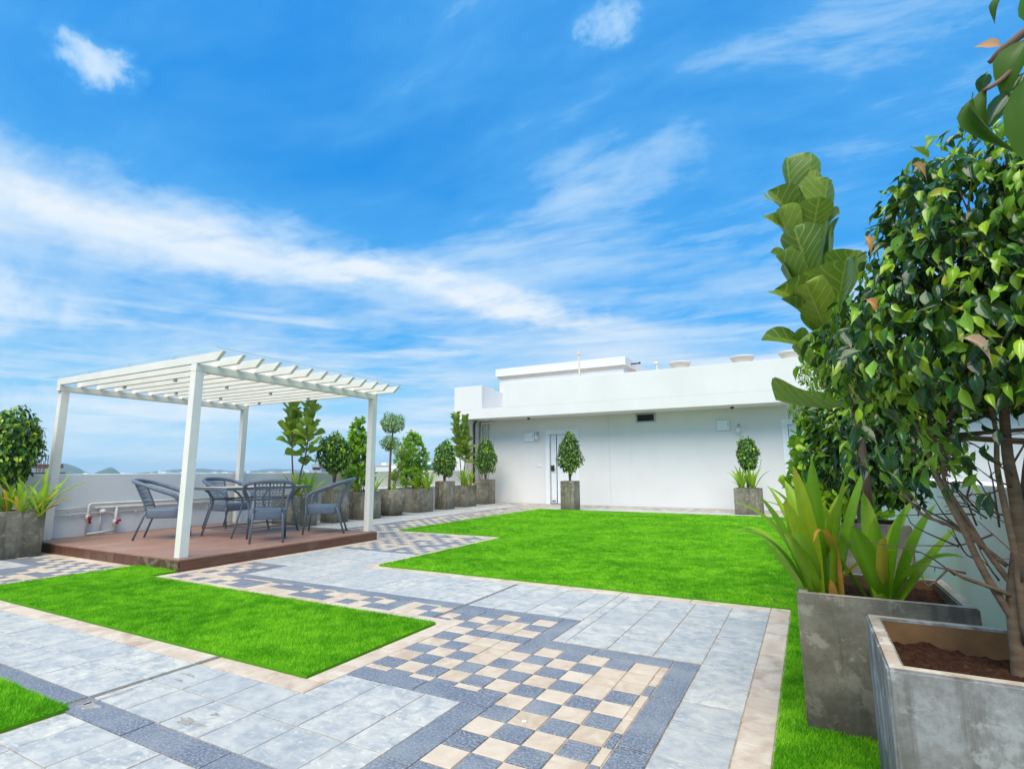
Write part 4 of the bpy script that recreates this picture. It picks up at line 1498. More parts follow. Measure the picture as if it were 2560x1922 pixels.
def singles(Ts, pos, Rm, sc, mat, parent, key, name='leaf', seed=0):
    rs = random.Random(seed)
    for p, r_, s_ in zip(pos, Rm, sc):
        k = rs.randrange(len(Ts))
        o = bpy.data.objects.new(name, cached(name, Ts[k], mat, (key, k)))
        C.objects.link(o)
        o.parent = parent
        m4 = Matrix([list(r_[i] * s_) + [p[i]] for i in range(3)] + [[0, 0, 0, 1]])
        o.matrix_basis = m4


def place_leaves(Ts, Ts_small, pos, Rm, sc, mat, parent, key, single=300, seed=0, name='foliage'):
    root = np.array(parent.location)
    wp = pos + root
    if single:
        d = np.linalg.norm(wp - CAM, axis=1)
        vis = np.array([in_view(*q) for q in wp])
        # prefer near leaves on the camera side of the crown
        score = d + np.where(vis, 0, 100)
        order = np.argsort(score)
        a, b = order[:single], order[single:]
        singles(Ts, pos[a], Rm[a], sc[a], mat, parent, key, seed=seed)
    else:
        b = np.arange(len(pos))
    if len(b):
        merged(name, Ts_small, pos[b], Rm[b], sc[b], mat, parent, seed)


def unit(v):
    return v / np.linalg.norm(v, axis=-1, keepdims=True)


def crown(n, cen, rad, seed, fill=0.3, lump=0.13, power=2.0, shape=None):
    rs = np.random.default_rng(seed)
    d = unit(rs.normal(size=(n, 3)))
    ph = rs.uniform(0, 6, 6)
    bump = 1 + lump * (np.sin(d[:, 0] * 5 + ph[0]) * np.sin(d[:, 1] * 4 + ph[1]) + 0.7 * np.sin(d[:, 2] * 7 + ph[2] + d[:, 0] * 3) + 0.4 * np.sin(d[:, 1] * 11 + ph[3]) * np.sin(d[:, 2] * 12 + ph[4]))
    r = np.where(rs.random(n) < fill, rs.uniform(0.35, 0.85, n), rs.uniform(0.84, 1.04, n)) * bump
    p = d * r[:, None]
    if shape is not None:
        k = shape(p[:, 2])
        p[:, 0] *= k
        p[:, 1] *= k
    out = unit(d / np.array(rad))
    return p * np.array(rad) + np.array(cen), out, rs


def ficus_leaves(n, cen, rad, seed, size, **kw):
    p, out, rs = crown(n, cen, rad, seed, **kw)
    t = out * 0.55 + np.array([0, 0, -0.75]) + rs.normal(0, 0.42, (n, 3))
    nn = out + np.array([0, 0, 0.55]) + rs.normal(0, 0.38, (n, 3))
    sc = size * rs.uniform(0.65, 1.2, n)
    return p, frame(t, nn), sc


def twigs(mb, starts, cen, rad, n, rs, r0=0.006, thin=0.0015, nseg=5):
    for k in range(n):
        a = Vector(starts[k % len(starts)])
        d = Vector((rs.gauss(0, 1), rs.gauss(0, 1), rs.gauss(0.3, 1))).normalized()
        b = Vector((cen[0] + d.x * rad[0] * 0.85, cen[1] + d.y * rad[1] * 0.85, cen[2] + d.z * rad[2] * 0.85))
        m = a.lerp(b, 0.5) + Vector((rs.gauss(0, 0.02), rs.gauss(0, 0.02), -0.03))
        mb.tube(bez([a, m, b], 3), [r0 - (r0 - thin) * i / 6 for i in range(7)], nseg, cap=False)


def ficus_ball(loc, label, cen, rad, trunk_pts, n=1300, size=0.062, seed=1, single=0, name='ficus_tree', shape=None, group=None, mat='ficus_leaf_far', stems=4, bark='bark_pale', tr=0.02):
    e = empty(name, loc, label, 'tree', group)
    rs = random.Random(seed)
    mb = MB()
    topz = cen[2] - rad[2] * 0.75
    starts = []
    for k in range(stems):
        a = 2 * PI * k / stems + rs.random()
        b0 = Vector((0.012 * math.cos(a), 0.012 * math.sin(a), -0.03)) + Vector(trunk_pts[0])
        m = Vector((0.03 * math.cos(a), 0.03 * math.sin(a), topz * 0.5))
        t = Vector((cen[0] + rad[0] * 0.35 * math.cos(a), cen[1] + rad[1] * 0.35 * math.sin(a), cen[2] - rad[2] * 0.3))
        mb.tube(bez([b0, m, t], 4), [tr * (1 - 0.07 * i) for i in range(9)], 7)
        starts += [m.lerp(t, 0.4), t]
    mb.build('trunk', bark, e, smooth=True)
    bt = MB()
    twigs(bt, starts, cen, rad, 34, rs)
    bt.build('twigs', 'bark_grey', e, smooth=True)
    p, Rm, sc = ficus_leaves(n, cen, rad, seed, size, shape=shape)
    place_leaves(FIC_T, FIC_T if single else FIC_S, p, Rm, sc, mat, e, 'fic', single, seed)
    return e


TP = [(0, 0, 0)]
egg = lambda z: np.clip(1.05 - 0.28 * z, 0.5, 1.3)
cone = lambda z: np.clip(0.95 - 0.42 * z, 0.25, 1.3)
ficus_ball((-9.50, 3.25, 0.53), 'dark green clipped ficus dome at the left edge of the picture', (-0.02, 0, 0.93), (0.31, 0.31, 0.45), TP, 2800, 0.082, 3, stems=5)
ficus_ball((-9.10, 8.65, 0.70), 'clipped ficus with pale twin stems in the tall planter behind the right hand chair', (-0.05, 0, 0.79), (0.32, 0.32, 0.44), TP, 2400, 0.080, 4, stems=3)
ficus_ball((-9.22, 12.92, 0.70), 'egg shaped ficus in the tall planter between the lily planters', (0, 0, 0.75), (0.29, 0.29, 0.48), TP, 2200, 0.080, 5, shape=egg)
ficus_ball((-9.41, 15.5, 0.74), 'dark egg shaped ficus in the corner of the building by the white drain pipes', (0, 0, 0.82), (0.32, 0.32, 0.54), TP, 2400, 0.080, 6, shape=egg)
ficus_ball((-5.89, 14.26, 0.72), 'pointed ficus standing in front of the left door', (0, 0, 0.88), (0.30, 0.30, 0.52), TP, 2400, 0.082, 7, shape=cone)
ficus_ball((-1.36, 14.98, 0.58), 'short clipped ficus rising from the lilies before the plain facade', (0.02, 0.05, 0.92), (0.235, 0.235, 0.40), TP, 2200, 0.072, 8)
# second ficus at the right wall, behind the strap lilies
ficus_ball((0.275, 4.03, 0.66), 'multi stemmed ficus behind the strap lilies, between the fig trunk and the wall', (0.10, 0.02, 0.62), (0.36, 0.34, 0.36), TP, 2600, 0.076, 9, single=300, mat='ficus_leaf', stems=6, tr=0.016)


# three-ball topiary in the round pots
def topiary(loc, label, balls, stems, seed, size=0.045):
    e = empty('topiary_tree', loc, label, 'tree', 'ball topiaries in round pots')
    rs = random.Random(seed)
    mb = MB()
    for pts, r0 in stems:
        pp_ = bez(pts, 4)
        mb.tube(pp_, [r0 * (1 - 0.5 * i / len(pp_)) for i in range(len(pp_))], 8)
    mb.build('trunk', 'bark_pale', e, smooth=True)
    for k, (cen, rad, n) in enumerate(balls):
        bt = MB()
        st = [Vector((cen[0], cen[1], cen[2] - rad * 0.8))]
        twigs(bt, st, cen, (rad, rad, rad * 0.8), 26, rs, 0.006)
        bt.build('twigs', 'bark_grey', e, smooth=True)
    for k, (cen, rad, n) in enumerate(balls):
        p, Rm, sc = ficus_leaves(n, cen, (rad, rad, rad * 0.78), seed + k, size, fill=0.25, lump=0.1)
        merged('leaf_ball', FIC_S, p, Rm, sc, 'topiary_leaf', e, seed + k)
    return e


topiary((-9.17, 10.6, 0.57), 'topiary with leaf balls at three heights in the round pot by the parapet',
        [((-0.03, 0, 1.72), 0.31, 1500), ((-0.10, 0, 1.22), 0.23, 800), ((0.38, -0.05, 1.0), 0.25, 850), ((0.03, 0.05, 0.38), 0.11, 180)],
        [([(-0.08, 0, -0.02), (-0.07, 0, 0.5), (-0.06, 0, 1.05), (0.0, 0, 1.6)], 0.036), ([(0.08, 0, 0), (0.16, -0.02, 0.35), (0.30, -0.04, 0.6), (0.37, -0.05, 0.95)], 0.024), ([(0, 0.03, 0), (0.03, 0.05, 0.3)], 0.012)], 31)
topiary((0.20, 6.9, 0.57), 'small leaved ball topiary seen above the clusia at the right wall',
        [((-0.14, 0, 1.17), 0.20, 520), ((0.06, 0, 1.60), 0.28, 620), ((0.30, 0.1, 0.95), 0.22, 300)],
        [([(0, 0, 0), (0.0, 0, 0.5), (-0.08, 0, 1.1)], 0.03), ([(0.05, 0, 0), (0.08, 0, 0.8), (0.06, 0, 1.5)], 0.028), ([(0.08, 0, 0), (0.2, 0.05, 0.5), (0.3, 0.1, 0.9)], 0.02)], 41)


# clusia: upright cone of thick rounded leaves on branches
def clusia(loc, label, cen, rad, n, size, seed, single=0, shape=cone):
    e = empty('clusia_shrub', loc, label, 'shrub', 'clusia shrubs in the planters')
    rs = random.Random(seed)
    mb = MB()
    for k in range(5):
        a = 2 * PI * k / 5
        t = Vector((cen[0] + rad[0] * 0.4 * math.cos(a), cen[1] + rad[1] * 0.4 * math.sin(a), cen[2] + rad[2] * rs.uniform(0, 0.6)))
        mb.tube(bez([(0.03 * math.cos(a), 0.03 * math.sin(a), -0.03), (cen[0] * 0.5 + 0.06 * math.cos(a), cen[1] * 0.5 + 0.06 * math.sin(a), cen[2] * 0.4), t], 4), [0.014 * (1 - 0.09 * i) for i in range(9)], 6)
    mb.build('stem', 'bark_grey', e, smooth=True)
    # rosettes of paired leaves at shoot tips
    m = n // 6
    p0, out, g = crown(m, cen, rad, seed, fill=0.35, lump=0.16, shape=shape)
    pos, ts, ns = [], [], []
    for q, o_ in zip(p0, out):
        axis = unit(o_ * 0.75 + np.array([0, 0, 0.75]) + g.normal(0, 0.25, 3))
        sidev = unit(np.cross(axis, g.normal(0, 1, 3)))
        s2 = np.cross(axis, sidev)
        for k in range(6):
            a = k * 2.4 + g.uniform(0, 0.5)
            rd = sidev * math.cos(a) + s2 * math.sin(a)
            lift = 0.35 + 0.16 * k
            t = rd + axis * lift
            pos.append(q + axis * (k * 0.012 - 0.03))
            ts.append(t)
            ns.append(axis - rd * 0.3 * lift + g.normal(0, 0.12, 3))
    pos, ts, ns = np.array(pos), np.array(ts), np.array(ns)
    sc = size * g.uniform(0.7, 1.15, len(pos))
    place_leaves(CLU_T, CLU_T if single else CLU_S, pos, frame(ts, ns), sc, 'clusia_leaf', e, 'clu', single, seed)
    return e


clusia((-9.2, 9.56, 0.54), 'tall cone of bright green clusia leaves left of the right hand pergola post', (-0.16, 0.03, 0.92), (0.31, 0.31, 0.86), 1700, 0.105, 51)
clusia((-9.35, 11.85, 0.55), 'bright green clusia shrub leaning behind the lilies, right of the round pot', (-0.22, 0.02, 0.80), (0.44, 0.40, 0.80), 1900, 0.105, 52)
clusia((0.22, 5.25, 0.55), 'light green clusia shrub behind the near lilies, in front of the right door', (-0.01, 0, 0.60), (0.32, 0.32, 0.46), 1300, 0.105, 53, single=300)


# fiddle-leaf figs: one stem, big violin shaped leaves each a part
def fiddle(loc, label, stem_sets, seed, size=0.25, group='fiddle leaf figs'):
    e = empty('fiddle_leaf_fig', loc, label, 'tree', group)
    rs = random.Random(seed)
    mb = MB()
    pos, ts, ns, sc = [], [], [], []
    for pts, r0, z0, z1, n, up in stem_sets:
        pp_ = bez(pts, 6)
        mb.tube(pp_, [r0 * (1 - 0.55 * i / len(pp_)) for i in range(len(pp_))], 9)
        for k in range(n):
            f = k / (n - 1)
            z = z0 + (z1 - z0) * f
            # stem point at this height
            for i in range(len(pp_) - 1):
                if pp_[i].z <= z <= pp_[i + 1].z:
                    u = (z - pp_[i].z) / max(1e-6, pp_[i + 1].z - pp_[i].z)
                    c = pp_[i].lerp(pp_[i + 1], u)
                    break
            else:
                c = pp_[-1]
            a = k * 2.39996 + rs.uniform(-0.6, 0.6)
            rise = up[0] + (up[1] - up[0]) * f + rs.uniform(-0.5, 0.5)
            rd = np.array([math.cos(a), math.sin(a), 0])
            t = rd + np.array([0, 0, rise])
            nn = np.array([0, 0, 1.0]) - rd * rise * 0.9 + np.array([rs.gauss(0, 0.38), rs.gauss(0, 0.38), 0])
            pos.append(np.array(c) + rd * 0.045 + np.array([0, 0, 0.02]))
            ts.append(t)
            ns.append(nn)
            sc.append(size * rs.uniform(0.68, 1.15) * (1.12 - 0.28 * f))
    mb.build('trunk', 'bark_dark', e, smooth=True)
    singles(FID_T, np.array(pos), frame(np.array(ts), np.array(ns)), np.array(sc), 'fiddle_leaf', e, 'fid', seed=seed)
    return e


fiddle((-9.30, 7.80, 0.54), 'twin stemmed fiddle leaf fig standing up behind the pergola table',
       [([(-0.12, 0.05, -0.03), (-0.22, 0.10, 0.45), (-0.33, 0.13, 1.0), (-0.42, 0.15, 1.75), (-0.42, 0.15, 2.05)], 0.020, 1.02, 2.03, 46, (0.5, 2.2)),
        ([(0.0, 0.06, -0.03), (0.0, 0.1, 0.45), (0.12, 0.12, 0.95), (0.15, 0.14, 1.6), (0.17, 0.15, 2.10)], 0.020, 0.80, 2.06, 50, (0.0, 2.2))], 61, 0.30)
fiddle((-9.45, 14.15, 0.57), 'fiddle leaf fig against the white wing wall of the building',
       [([(0.0, 0, -0.03), (-0.03, 0, 0.5), (-0.12, 0, 1.3), (-0.26, 0, 2.2)], 0.018, 0.85, 2.15, 52, (0.4, 2.2)),
        ([(0.08, 0, -0.03), (0.10, 0, 0.5), (0.12, 0.02, 1.2), (0.10, 0.02, 2.05)], 0.018, 0.75, 2.02, 50, (0.2, 2.2))], 62, 0.29)
fiddle((0.229, 3.12, 0.50), 'large fiddle leaf fig with a dark trunk rising from the near lilies at the right',
       [([(0.0, 0, -0.03), (0.006, 0, 0.3), (0.008, 0, 0.62), (-0.010, 0, 0.92), (-0.085, 0.02, 1.35), (-0.135, 0.03, 1.75), (-0.150, 0.03, 2.02)], 0.024, 0.86, 2.0, 48, (0.35, 2.4))], 63, 0.30)


# strap-leaved lilies
def lily_mesh(tilt, length, droop, width, fold, curl, seg=14):
    v, uv, f = [], [], []
    y, z, ang = 0.0, 0.0, tilt
    ds = length / seg
    x = 0.0
    for i in range(seg + 1):
        t = i / seg
        w = width * 0.5 * min(1.0, 0.52 + 1.25 * t) * (1 - max(0, (t - 0.45) / 0.55) ** 2.4) ** 0.75 if t < 1 else 0.001
        ny, nz = -math.cos(ang), math.sin(ang)      # upper side of the blade
        for c in (-1, -0.5, 0, 0.5, 1):
            k = fold * w * abs(c) ** 1.4
            v.append((x + c * w, y + ny * k, z + nz * k))
            uv.append((c * 0.5 + 0.5, t))
        y += math.sin(ang) * ds
        z += math.cos(ang) * ds
        x += curl * t * ds
        ang += droop * (2.2 * t ** 1.6) / seg
    for i in range(seg):
        for k in range(4):
            a = i * 5 + k
            f.append((a, a + 1, a + 6, a + 5))
    return np.array(v), f, np.array(uv)


def lily(loc, label, roots, seed, length=(0.42, 0.62), width=(0.045, 0.065), group='strap leaved lilies in the planters', extra=(), dry=2, yellow=2, flower=None):
    e = empty('lily_plant', loc, label, 'plant', group)
    rs = random.Random(seed)
    for (rx, ry, n) in roots:
        for k in range(n):
            az = 2 * PI * k / n * 2.618 + rs.uniform(-0.4, 0.4)
            inner = rs.random()
            tilt = 0.08 + 0.5 * inner + rs.uniform(0, 0.12)
            droop = rs.uniform(0.1, 0.7) + (1.4 * rs.random() if inner > 0.6 else 0)
            me = tmesh('leaf', lily_mesh(tilt, rs.uniform(*length), droop, rs.uniform(*width), rs.uniform(0.3, 0.7), rs.uniform(-0.18, 0.18)), 'lily_leaf')
            put('leaf', me, e, (rx + rs.gauss(0, 0.018), ry + rs.gauss(0, 0.018), -0.02), (0, 0, az))
        for k in range(dry):
            me = tmesh('dry_leaf', lily_mesh(rs.uniform(0.5, 1.1), rs.uniform(0.12, 0.3), rs.uniform(1.0, 2.2), 0.035, 0.9, 0.2), 'dry_leaf')
            put('dry_leaf', me, e, (rx + rs.gauss(0, 0.02), ry + rs.gauss(0, 0.02), -0.02), (0, 0, rs.uniform(0, 6.3)))['label'] = 'withered brown leaf'
        for k in range(yellow):
            me = tmesh('yellow_leaf', lily_mesh(rs.uniform(0.4, 0.8), rs.uniform(0.35, 0.5), rs.uniform(1.0, 2.0), 0.045, 0.5, 0.2), 'yellow_leaf')
            put('yellow_leaf', me, e, (rx + rs.gauss(0, 0.02), ry + rs.gauss(0, 0.02), -0.02), (0, 0, rs.uniform(0, 6.3)))['label'] = 'yellowing leaf'
    for (rx, ry, az, tilt, ln, droop, wd, mat) in extra:
        me = tmesh('leaf', lily_mesh(tilt, ln, droop, wd, 0.45, 0.03), mat)
        put('leaf', me, e, (rx, ry, -0.02), (0, 0, R(az)))
    if flower:
        fx, fy, fz = flower
        MB().tube(bez([(roots[0][0], roots[0][1], 0), (fx * 0.7, fy, fz * 0.6), (fx, fy, fz)], 5), 0.007, 6).build('flower_stalk', 'clusia_leaf', e, smooth=True)
        Ts = [leaf_template([(0, 0.02), (0.3, 0.1), (0.6, 0.09), (1, 0.01)], 3, fold=0.2, droop=0.5)]
        for k in range(7):
            a = 2 * PI * k / 7
            Rm = frame(np.array([[math.cos(a), math.sin(a), 0.7]]), np.array([[-math.cos(a) * .7, -math.sin(a) * .7, 1.0]]))
            singles(Ts, np.array([[fx, fy, fz]]), Rm, np.array([0.13]), 'petal', e, 'petal', name='petal')
    return e


lily((-9.12, 3.28, 0.53), 'strap leaved lilies in the far left planter with a bent yellow leaf', [(-0.22, -0.05, 9), (0.02, 0.02, 11), (0.12, 0.16, 9)], 71, (0.45, 0.68), (0.04, 0.055),
     extra=[(0.08, 0.12, -25, 0.75, 0.75, 0.9, 0.05, 'lily_leaf'), (0.1, 0.15, -15, 0.55, 0.70, 2.6, 0.05, 'lily_leaf'), (0.05, 0.1, -60, 0.7, 0.55, 1.6, 0.05, 'yellow_leaf')])
lily((-9.0, 7.70, 0.54), 'strap leaved lilies in the planter behind the table', [(-0.12, 0.0, 12), (0.08, 0.14, 14)], 72, (0.45, 0.66))
lily((-8.98, 9.52, 0.54), 'strap leaved lilies on both sides of the right hand pergola post', [(-0.20, -0.1, 10), (0.10, 0.12, 12)], 73, (0.45, 0.64))
lily((-9.13, 11.7, 0.55), 'strap leaved lilies in front of the leaning clusia right of the round pot', [(-0.08, -0.04, 13), (0.14, 0.12, 13)], 74, (0.45, 0.66), yellow=3)
lily((-9.22, 14.05, 0.565), 'strap leaved lilies at the foot of the fiddle leaf fig by the wing wall', [(-0.06, 0, 14), (0.10, 0.08, 10)], 75, (0.42, 0.74), yellow=3)
lily((-1.36, 14.82, 0.565), 'strap leaved lilies with one white flower before the plain facade', [(-0.14, 0, 13), (0.12, 0.0, 16)], 76, (0.5, 0.78), flower=(0.36, -0.03, 0.78), yellow=1)
lily((-9.15, 10.55, 0.56), 'few short lily leaves at the foot of the three ball topiary in the round pot', [(0.12, -0.05, 5)], 79, (0.2, 0.32), (0.03, 0.04), dry=0, yellow=0)
lily((0.06, 5.1, 0.55), 'strap leaved lilies in shade under the right hand clusia', [(-0.06, -0.05, 14), (0.15, -0.1, 8)], 77, (0.42, 0.58), (0.045, 0.06))
lily((0.10, 2.96, 0.505), 'near clump of broad bright green strap lilies in the big planter at the right', [(-0.11, -0.02, 11), (0.13, 0.0, 6)], 78, (0.42, 0.60), (0.070, 0.092), dry=0, yellow=1,
     extra=[(-0.12, -0.05, 108, 0.45, 0.52, 2.3, 0.060, 'lily_leaf'), (-0.11, -0.02, 112, 0.38, 0.60, 1.5, 0.065, 'lily_leaf'), (-0.12, -0.06, 125, 0.36, 0.55, 0.4, 0.075, 'lily_leaf'),
            (-0.10, -0.06, 150, 0.14, 0.64, 0.15, 0.08, 'lily_leaf'), (-0.09, -0.06, 200, 0.06, 0.66, 0.1, 0.08, 'lily_leaf'), (-0.05, -0.06, 250, 0.16, 0.60, 0.1, 0.08, 'lily_leaf'), (-0.04, 0.0, -60, 0.30, 0.66, 0.1, 0.08, 'lily_leaf'),
            (0.14, -0.04, 200, 0.02, 0.40, 0.1, 0.085, 'lily_leaf'), (0.16, -0.03, -70, 0.20, 0.46, 0.2, 0.085, 'lily_leaf'), (0.17, -0.02, -62, 0.42, 0.52, 0.35, 0.07, 'lily_leaf'), (0.17, -0.05, -60, 0.70, 0.50, 0.2, 0.055, 'lily_leaf'),
            (-0.045, -0.09, 170, 0.06, 0.13, 0.1, 0.036, 'orange_leaf'), (-0.14, -0.05, 120, 0.55, 0.35, 0.3, 0.075, 'lily_leaf'), (-0.01, -0.04, 160, 0.10, 0.52, 3.6, 0.032, 'orange_leaf')])

# ------------------------------------------------------------------ big ficus at the right edge
fx = empty('ficus_tree', (0.50, 2.25, 0.47), 'big leafy ficus tree filling the right edge of the picture, bare twigs below', 'tree')


def fp(px, py, dy=0.0):
    """trunk chart of the tree: across / up from the foot of the main stem"""
    return ((px - 2553) * 0.00118 + (1672 - py) * 0.000158 + 0.027, 0.05 + dy, 0.022 + (1672 - py) * 0.00121)


tk = MB()
def limb(pts, r0, r1, n=9):
    P = bez([fp(*p) for p in pts], 5)
    r0, r1 = r0 * 0.82, r1 * 0.8
    tk.tube(P, [r0 + (r1 - r0) * i / (len(P) - 1) for i in range(len(P))], n)


limb([(2558, 1710), (2550, 1640), (2538, 1500), (2545, 1350), (2532, 1230), (2515, 1130), (2500, 950), (2480, 800)], 0.034, 0.013, 12)
limb([(2575, 1700, 0.03), (2580, 1500, 0.03), (2572, 1330, 0.02), (2566, 1180, 0.02), (2590, 950, 0.0), (2600, 760)], 0.038, 0.014, 12)
limb([(2556, 1600, -0.03), (2528, 1400, -0.05), (2505, 1280, -0.05), (2485, 1170, -0.05), (2478, 1060, -0.05), (2440, 900, -0.06)], 0.015, 0.006)
limb([(2545, 1570), (2470, 1440, -0.02), (2420, 1330, -0.04), (2385, 1260, -0.05), (2350, 1180, -0.06), (2300, 1050, -0.08)], 0.015, 0.006)
limb([(2540, 1480), (2480, 1390), (2430, 1300), (2385, 1215), (2372, 1150, -0.03), (2395, 1105, -0.05), (2475, 1068, -0.1)], 0.011, 0.004)
limb([(2380, 1190, -0.02), (2360, 1110, -0.05), (2330, 1075, -0.06)], 0.006, 0.004)
limb([(2545, 1500), (2480, 1472, -0.04), (2420, 1450, -0.07), (2381, 1426, -0.09)], 0.009, 0.005)
limb([(2520, 1420), (2440, 1350), (2390, 1320, 0.03), (2330, 1290, 0.05), (2260, 1180, 0.05)], 0.009, 0.004)
limb([(2590, 1500), (2650, 1350), (2720, 1200), (2760, 1000)], 0.02, 0.008)
limb([(2470, 1380), (2400, 1270), (2370, 1180, 0.05), (2300, 1000, 0.1)], 0.010, 0.004)
tk.build('trunk', 'bark_pale', fx, smooth=True)
tw = MB()
rs = random.Random(17)
FC, FR = (0.34, 0.0, 1.17), (0.73, 0.44, 0.61)
for k in range(34):
    a = Vector(fp(rs.uniform(2390, 2540), rs.uniform(1150, 1480), rs.uniform(-0.06, 0.1)))
    L = rs.uniform(0.08, 0.30)
    d = Vector((rs.uniform(-1.2, 0.1), rs.uniform(-0.6, 0.6), rs.uniform(-0.25, 0.9))).normalized()
    b = a + d * L
    m = a.lerp(b, 0.5) + Vector((rs.gauss(0, 0.03), rs.gauss(0, 0.03), rs.gauss(0, 0.035)))
    tw.tube(bez([a, m, b], 3), [0.0035 - 0.0022 * i / 6 for i in range(7)], 5)
    if rs.random() < 0.7:
        e2 = m + Vector((rs.uniform(-0.08, 0.02), rs.uniform(-0.06, 0.06), rs.uniform(-0.02, 0.07)))
        tw.tube([m, e2], [0.002, 0.001], 5)
st = [Vector(fp(2490, 900)), Vector(fp(2440, 950)), Vector(fp(2590, 850)), Vector(fp(2350, 1080))]
twigs(tw, st, FC, FR, 90, rs, 0.007, 0.002)
tw.build('twigs', 'bark_grey', fx, smooth=True)
n = 12500
p, out, g = crown(n, FC, FR, 21, fill=0.45, lump=0.13, shape=lambda z: np.clip(1.0 - 0.22 * z, 0.7, 1.1))
keep = ~((p[:, 2] < 0.84) & (g.random(n) < 0.75 + 0.25 * (p[:, 0] > 0.0)))
p, out = p[keep], out[keep]
n = len(p)
# ragged hanging sprays at the lower left
m = 120
ex = np.stack([g.uniform(-0.40, -0.02, m), g.uniform(-0.25, 0.2, m), g.uniform(0.56, 0.86, m)], 1)
ex[:, 2] += 0.28 * (-0.10 - ex[:, 0]).clip(-0.2, 0.3)
p = np.concatenate([p, ex])
out = np.concatenate([out, unit(g.normal(size=(m, 3)) + np.array([-0.6, -0.5, 0]))])
n = len(p)
t = out * 0.5 + np.array([0, 0, -0.8]) + g.normal(0, 0.42, (n, 3))
nn = out + np.array([0, 0, 0.5]) + g.normal(0, 0.42, (n, 3))
sc = 0.067 * g.uniform(0.5, 1.25, n)
rad_ = np.linalg.norm((p - np.array(FC)) / np.array(FR), axis=1)
yn = np.sin(p[:, 0] * 13 + 1) * np.sin(p[:, 1] * 15) + np.sin(p[:, 2] * 12 + p[:, 0] * 7)
young = (rad_ > 0.86) & (yn + g.normal(0, 0.5, n) + 0.5 * (p[:, 2] - 1.2) > 0.72)
Rl = frame(t, nn)
place_leaves(FIC_T, FIC_T, p[~young], Rl[~young], sc[~young], 'ficus_leaf', fx, 'fic', 210, 22)
place_leaves(FIC_T, FIC_T, p[young], Rl[young], sc[young] * 0.85, 'ficus_young', fx, 'ficy', 90, 23, name='young_foliage')
for (x, y, z, az, s_) in ((-0.10, -0.40, 0.98, 10, 0.095), (-0.30, -0.30, 1.15, 60, 0.075), (0.06, -0.42, 1.05, -20, 0.06), (-0.16, -0.38, 1.52, 40, 0.06), (-0.28, -0.28, 1.36, 80, 0.06)):
    Rm = frame(np.array([[math.cos(R(az)) * 0.8, -0.3, -0.5]]), np.array([[0.1, -0.8, 0.6]]))
    singles([FIC_T[2]], np.array([[x, y, z]]), Rm, np.array([s_]), 'dry_leaf', fx, 'ficdry', name='dry_leaf')

# overhanging spray of another ficus whose pot stands beside the camera
fb = empty('ficus_tree', (0.72, 0.62, 0.70), 'overhanging ficus spray with very large near leaves in the top right corner', 'tree')
mb = MB()
mb.tube(bez([(0, 0, -0.03), (0.02, 0.02, 0.25), (-0.02, 0, 0.5), (0.05, 0.0, 0.9)], 5), [0.028 - 0.001 * i for i in range(16)], 9)
mb.tube(bez([(0.0, 0.0, 0.42), (-0.20, -0.03, 0.66), (-0.40, -0.07, 0.78), (-0.52, -0.10, 0.745), (-0.555, -0.10, 0.73), (-0.567, -0.095, 0.722)], 6), [0.0075 - 0.00019 * i for i in range(31)], 7)
mb.tube(bez([(-0.50, -0.095, 0.752), (-0.54, -0.11, 0.72), (-0.565, -0.115, 0.695), (-0.58, -0.12, 0.685)], 5), [0.003 - 0.0001 * i for i in range(16)], 6)
mb.build('trunk', 'bark_grey', fb, smooth=True)
p, Rm, sc = ficus_leaves(500, (0.06, 0.04, 0.95), (0.34, 0.32, 0.36), 27, 0.078)
merged('foliage', FIC_S, p, Rm, sc, 'ficus_leaf', fb, 27)


def near_leaf(base, tip, width, face, mat='branch_leaf', T=0, name='leaf'):
    """one leaf between two points given from the foot of the tree"""
    b, t = np.array(base), np.array(tip)
    Rm = frame((t - b)[None], np.array(face, float)[None])
    L = np.linalg.norm(t - b)
    tv = FIC_T[T]
    s = np.array([width / (0.53 * L), 1, 1])
    o = bpy.data.objects.new(name, tmesh(name, (tv[0] * s, tv[1], tv[2]), mat))
    C.objects.link(o)
    o.parent = fb
    o.matrix_basis = Matrix([list(Rm[0][i] * L) + [b[i]] for i in range(3)] + [[0, 0, 0, 1]])
    return o


O = np.array([0.72, 0.62, 0.70])
for (b, t, w, fc, m, T) in (
        ((0.0995, 0.300, 1.272), (0.0995, 0.300, 1.221), 0.025, (-0.2, -1, 0.15), 'branch_leaf', 1),
        ((0.114, 0.335, 1.312), (0.094, 0.330, 1.287), 0.019, (-0.5, -0.9, 0.45), 'branch_leaf', 0),
        ((0.1075, 0.350, 1.323), (0.097, 0.350, 1.329), 0.0095, (0.1, -1, 0.3), 'dry_leaf', 1),
        ((0.0895, 0.335, 1.288), (0.087, 0.330, 1.252), 0.0095, (-1, -0.6, 0.1), 'branch_leaf', 2),
        ((0.0955, 0.335, 1.292), (0.0865, 0.332, 1.271), 0.0085, (-0.8, -0.7, 0.1), 'branch_leaf', 0),
        ((0.107, 0.340, 1.290), (0.091, 0.335, 1.270), 0.0125, (-0.3, -1, 0.0), 'ficus_leaf', 1),
        ((0.112, 0.350, 1.352), (0.1025, 0.350, 1.341), 0.007, (-0.8, -0.6, 0.3), 'branch_leaf', 0),
        ((0.1145, 0.330, 1.336), (0.1125, 0.330, 1.311), 0.010, (-0.9, -0.4, 0.0), 'ficus_leaf', 1),
        ((0.099, 0.345, 1.306), (0.0945, 0.345, 1.295), 0.008, (-0.2, -1, 0.3), 'ficus_leaf', 3),
        ((0.113, 0.345, 1.300), (0.104, 0.338, 1.283), 0.011, (-0.2, -1, 0.4), 'ficus_leaf', 3)):
    K = 1.5
    near_leaf(CAM + K * (np.array(b) - CAM) - O, CAM + K * (np.array(t) - CAM) - O, w * K, fc, m, T)

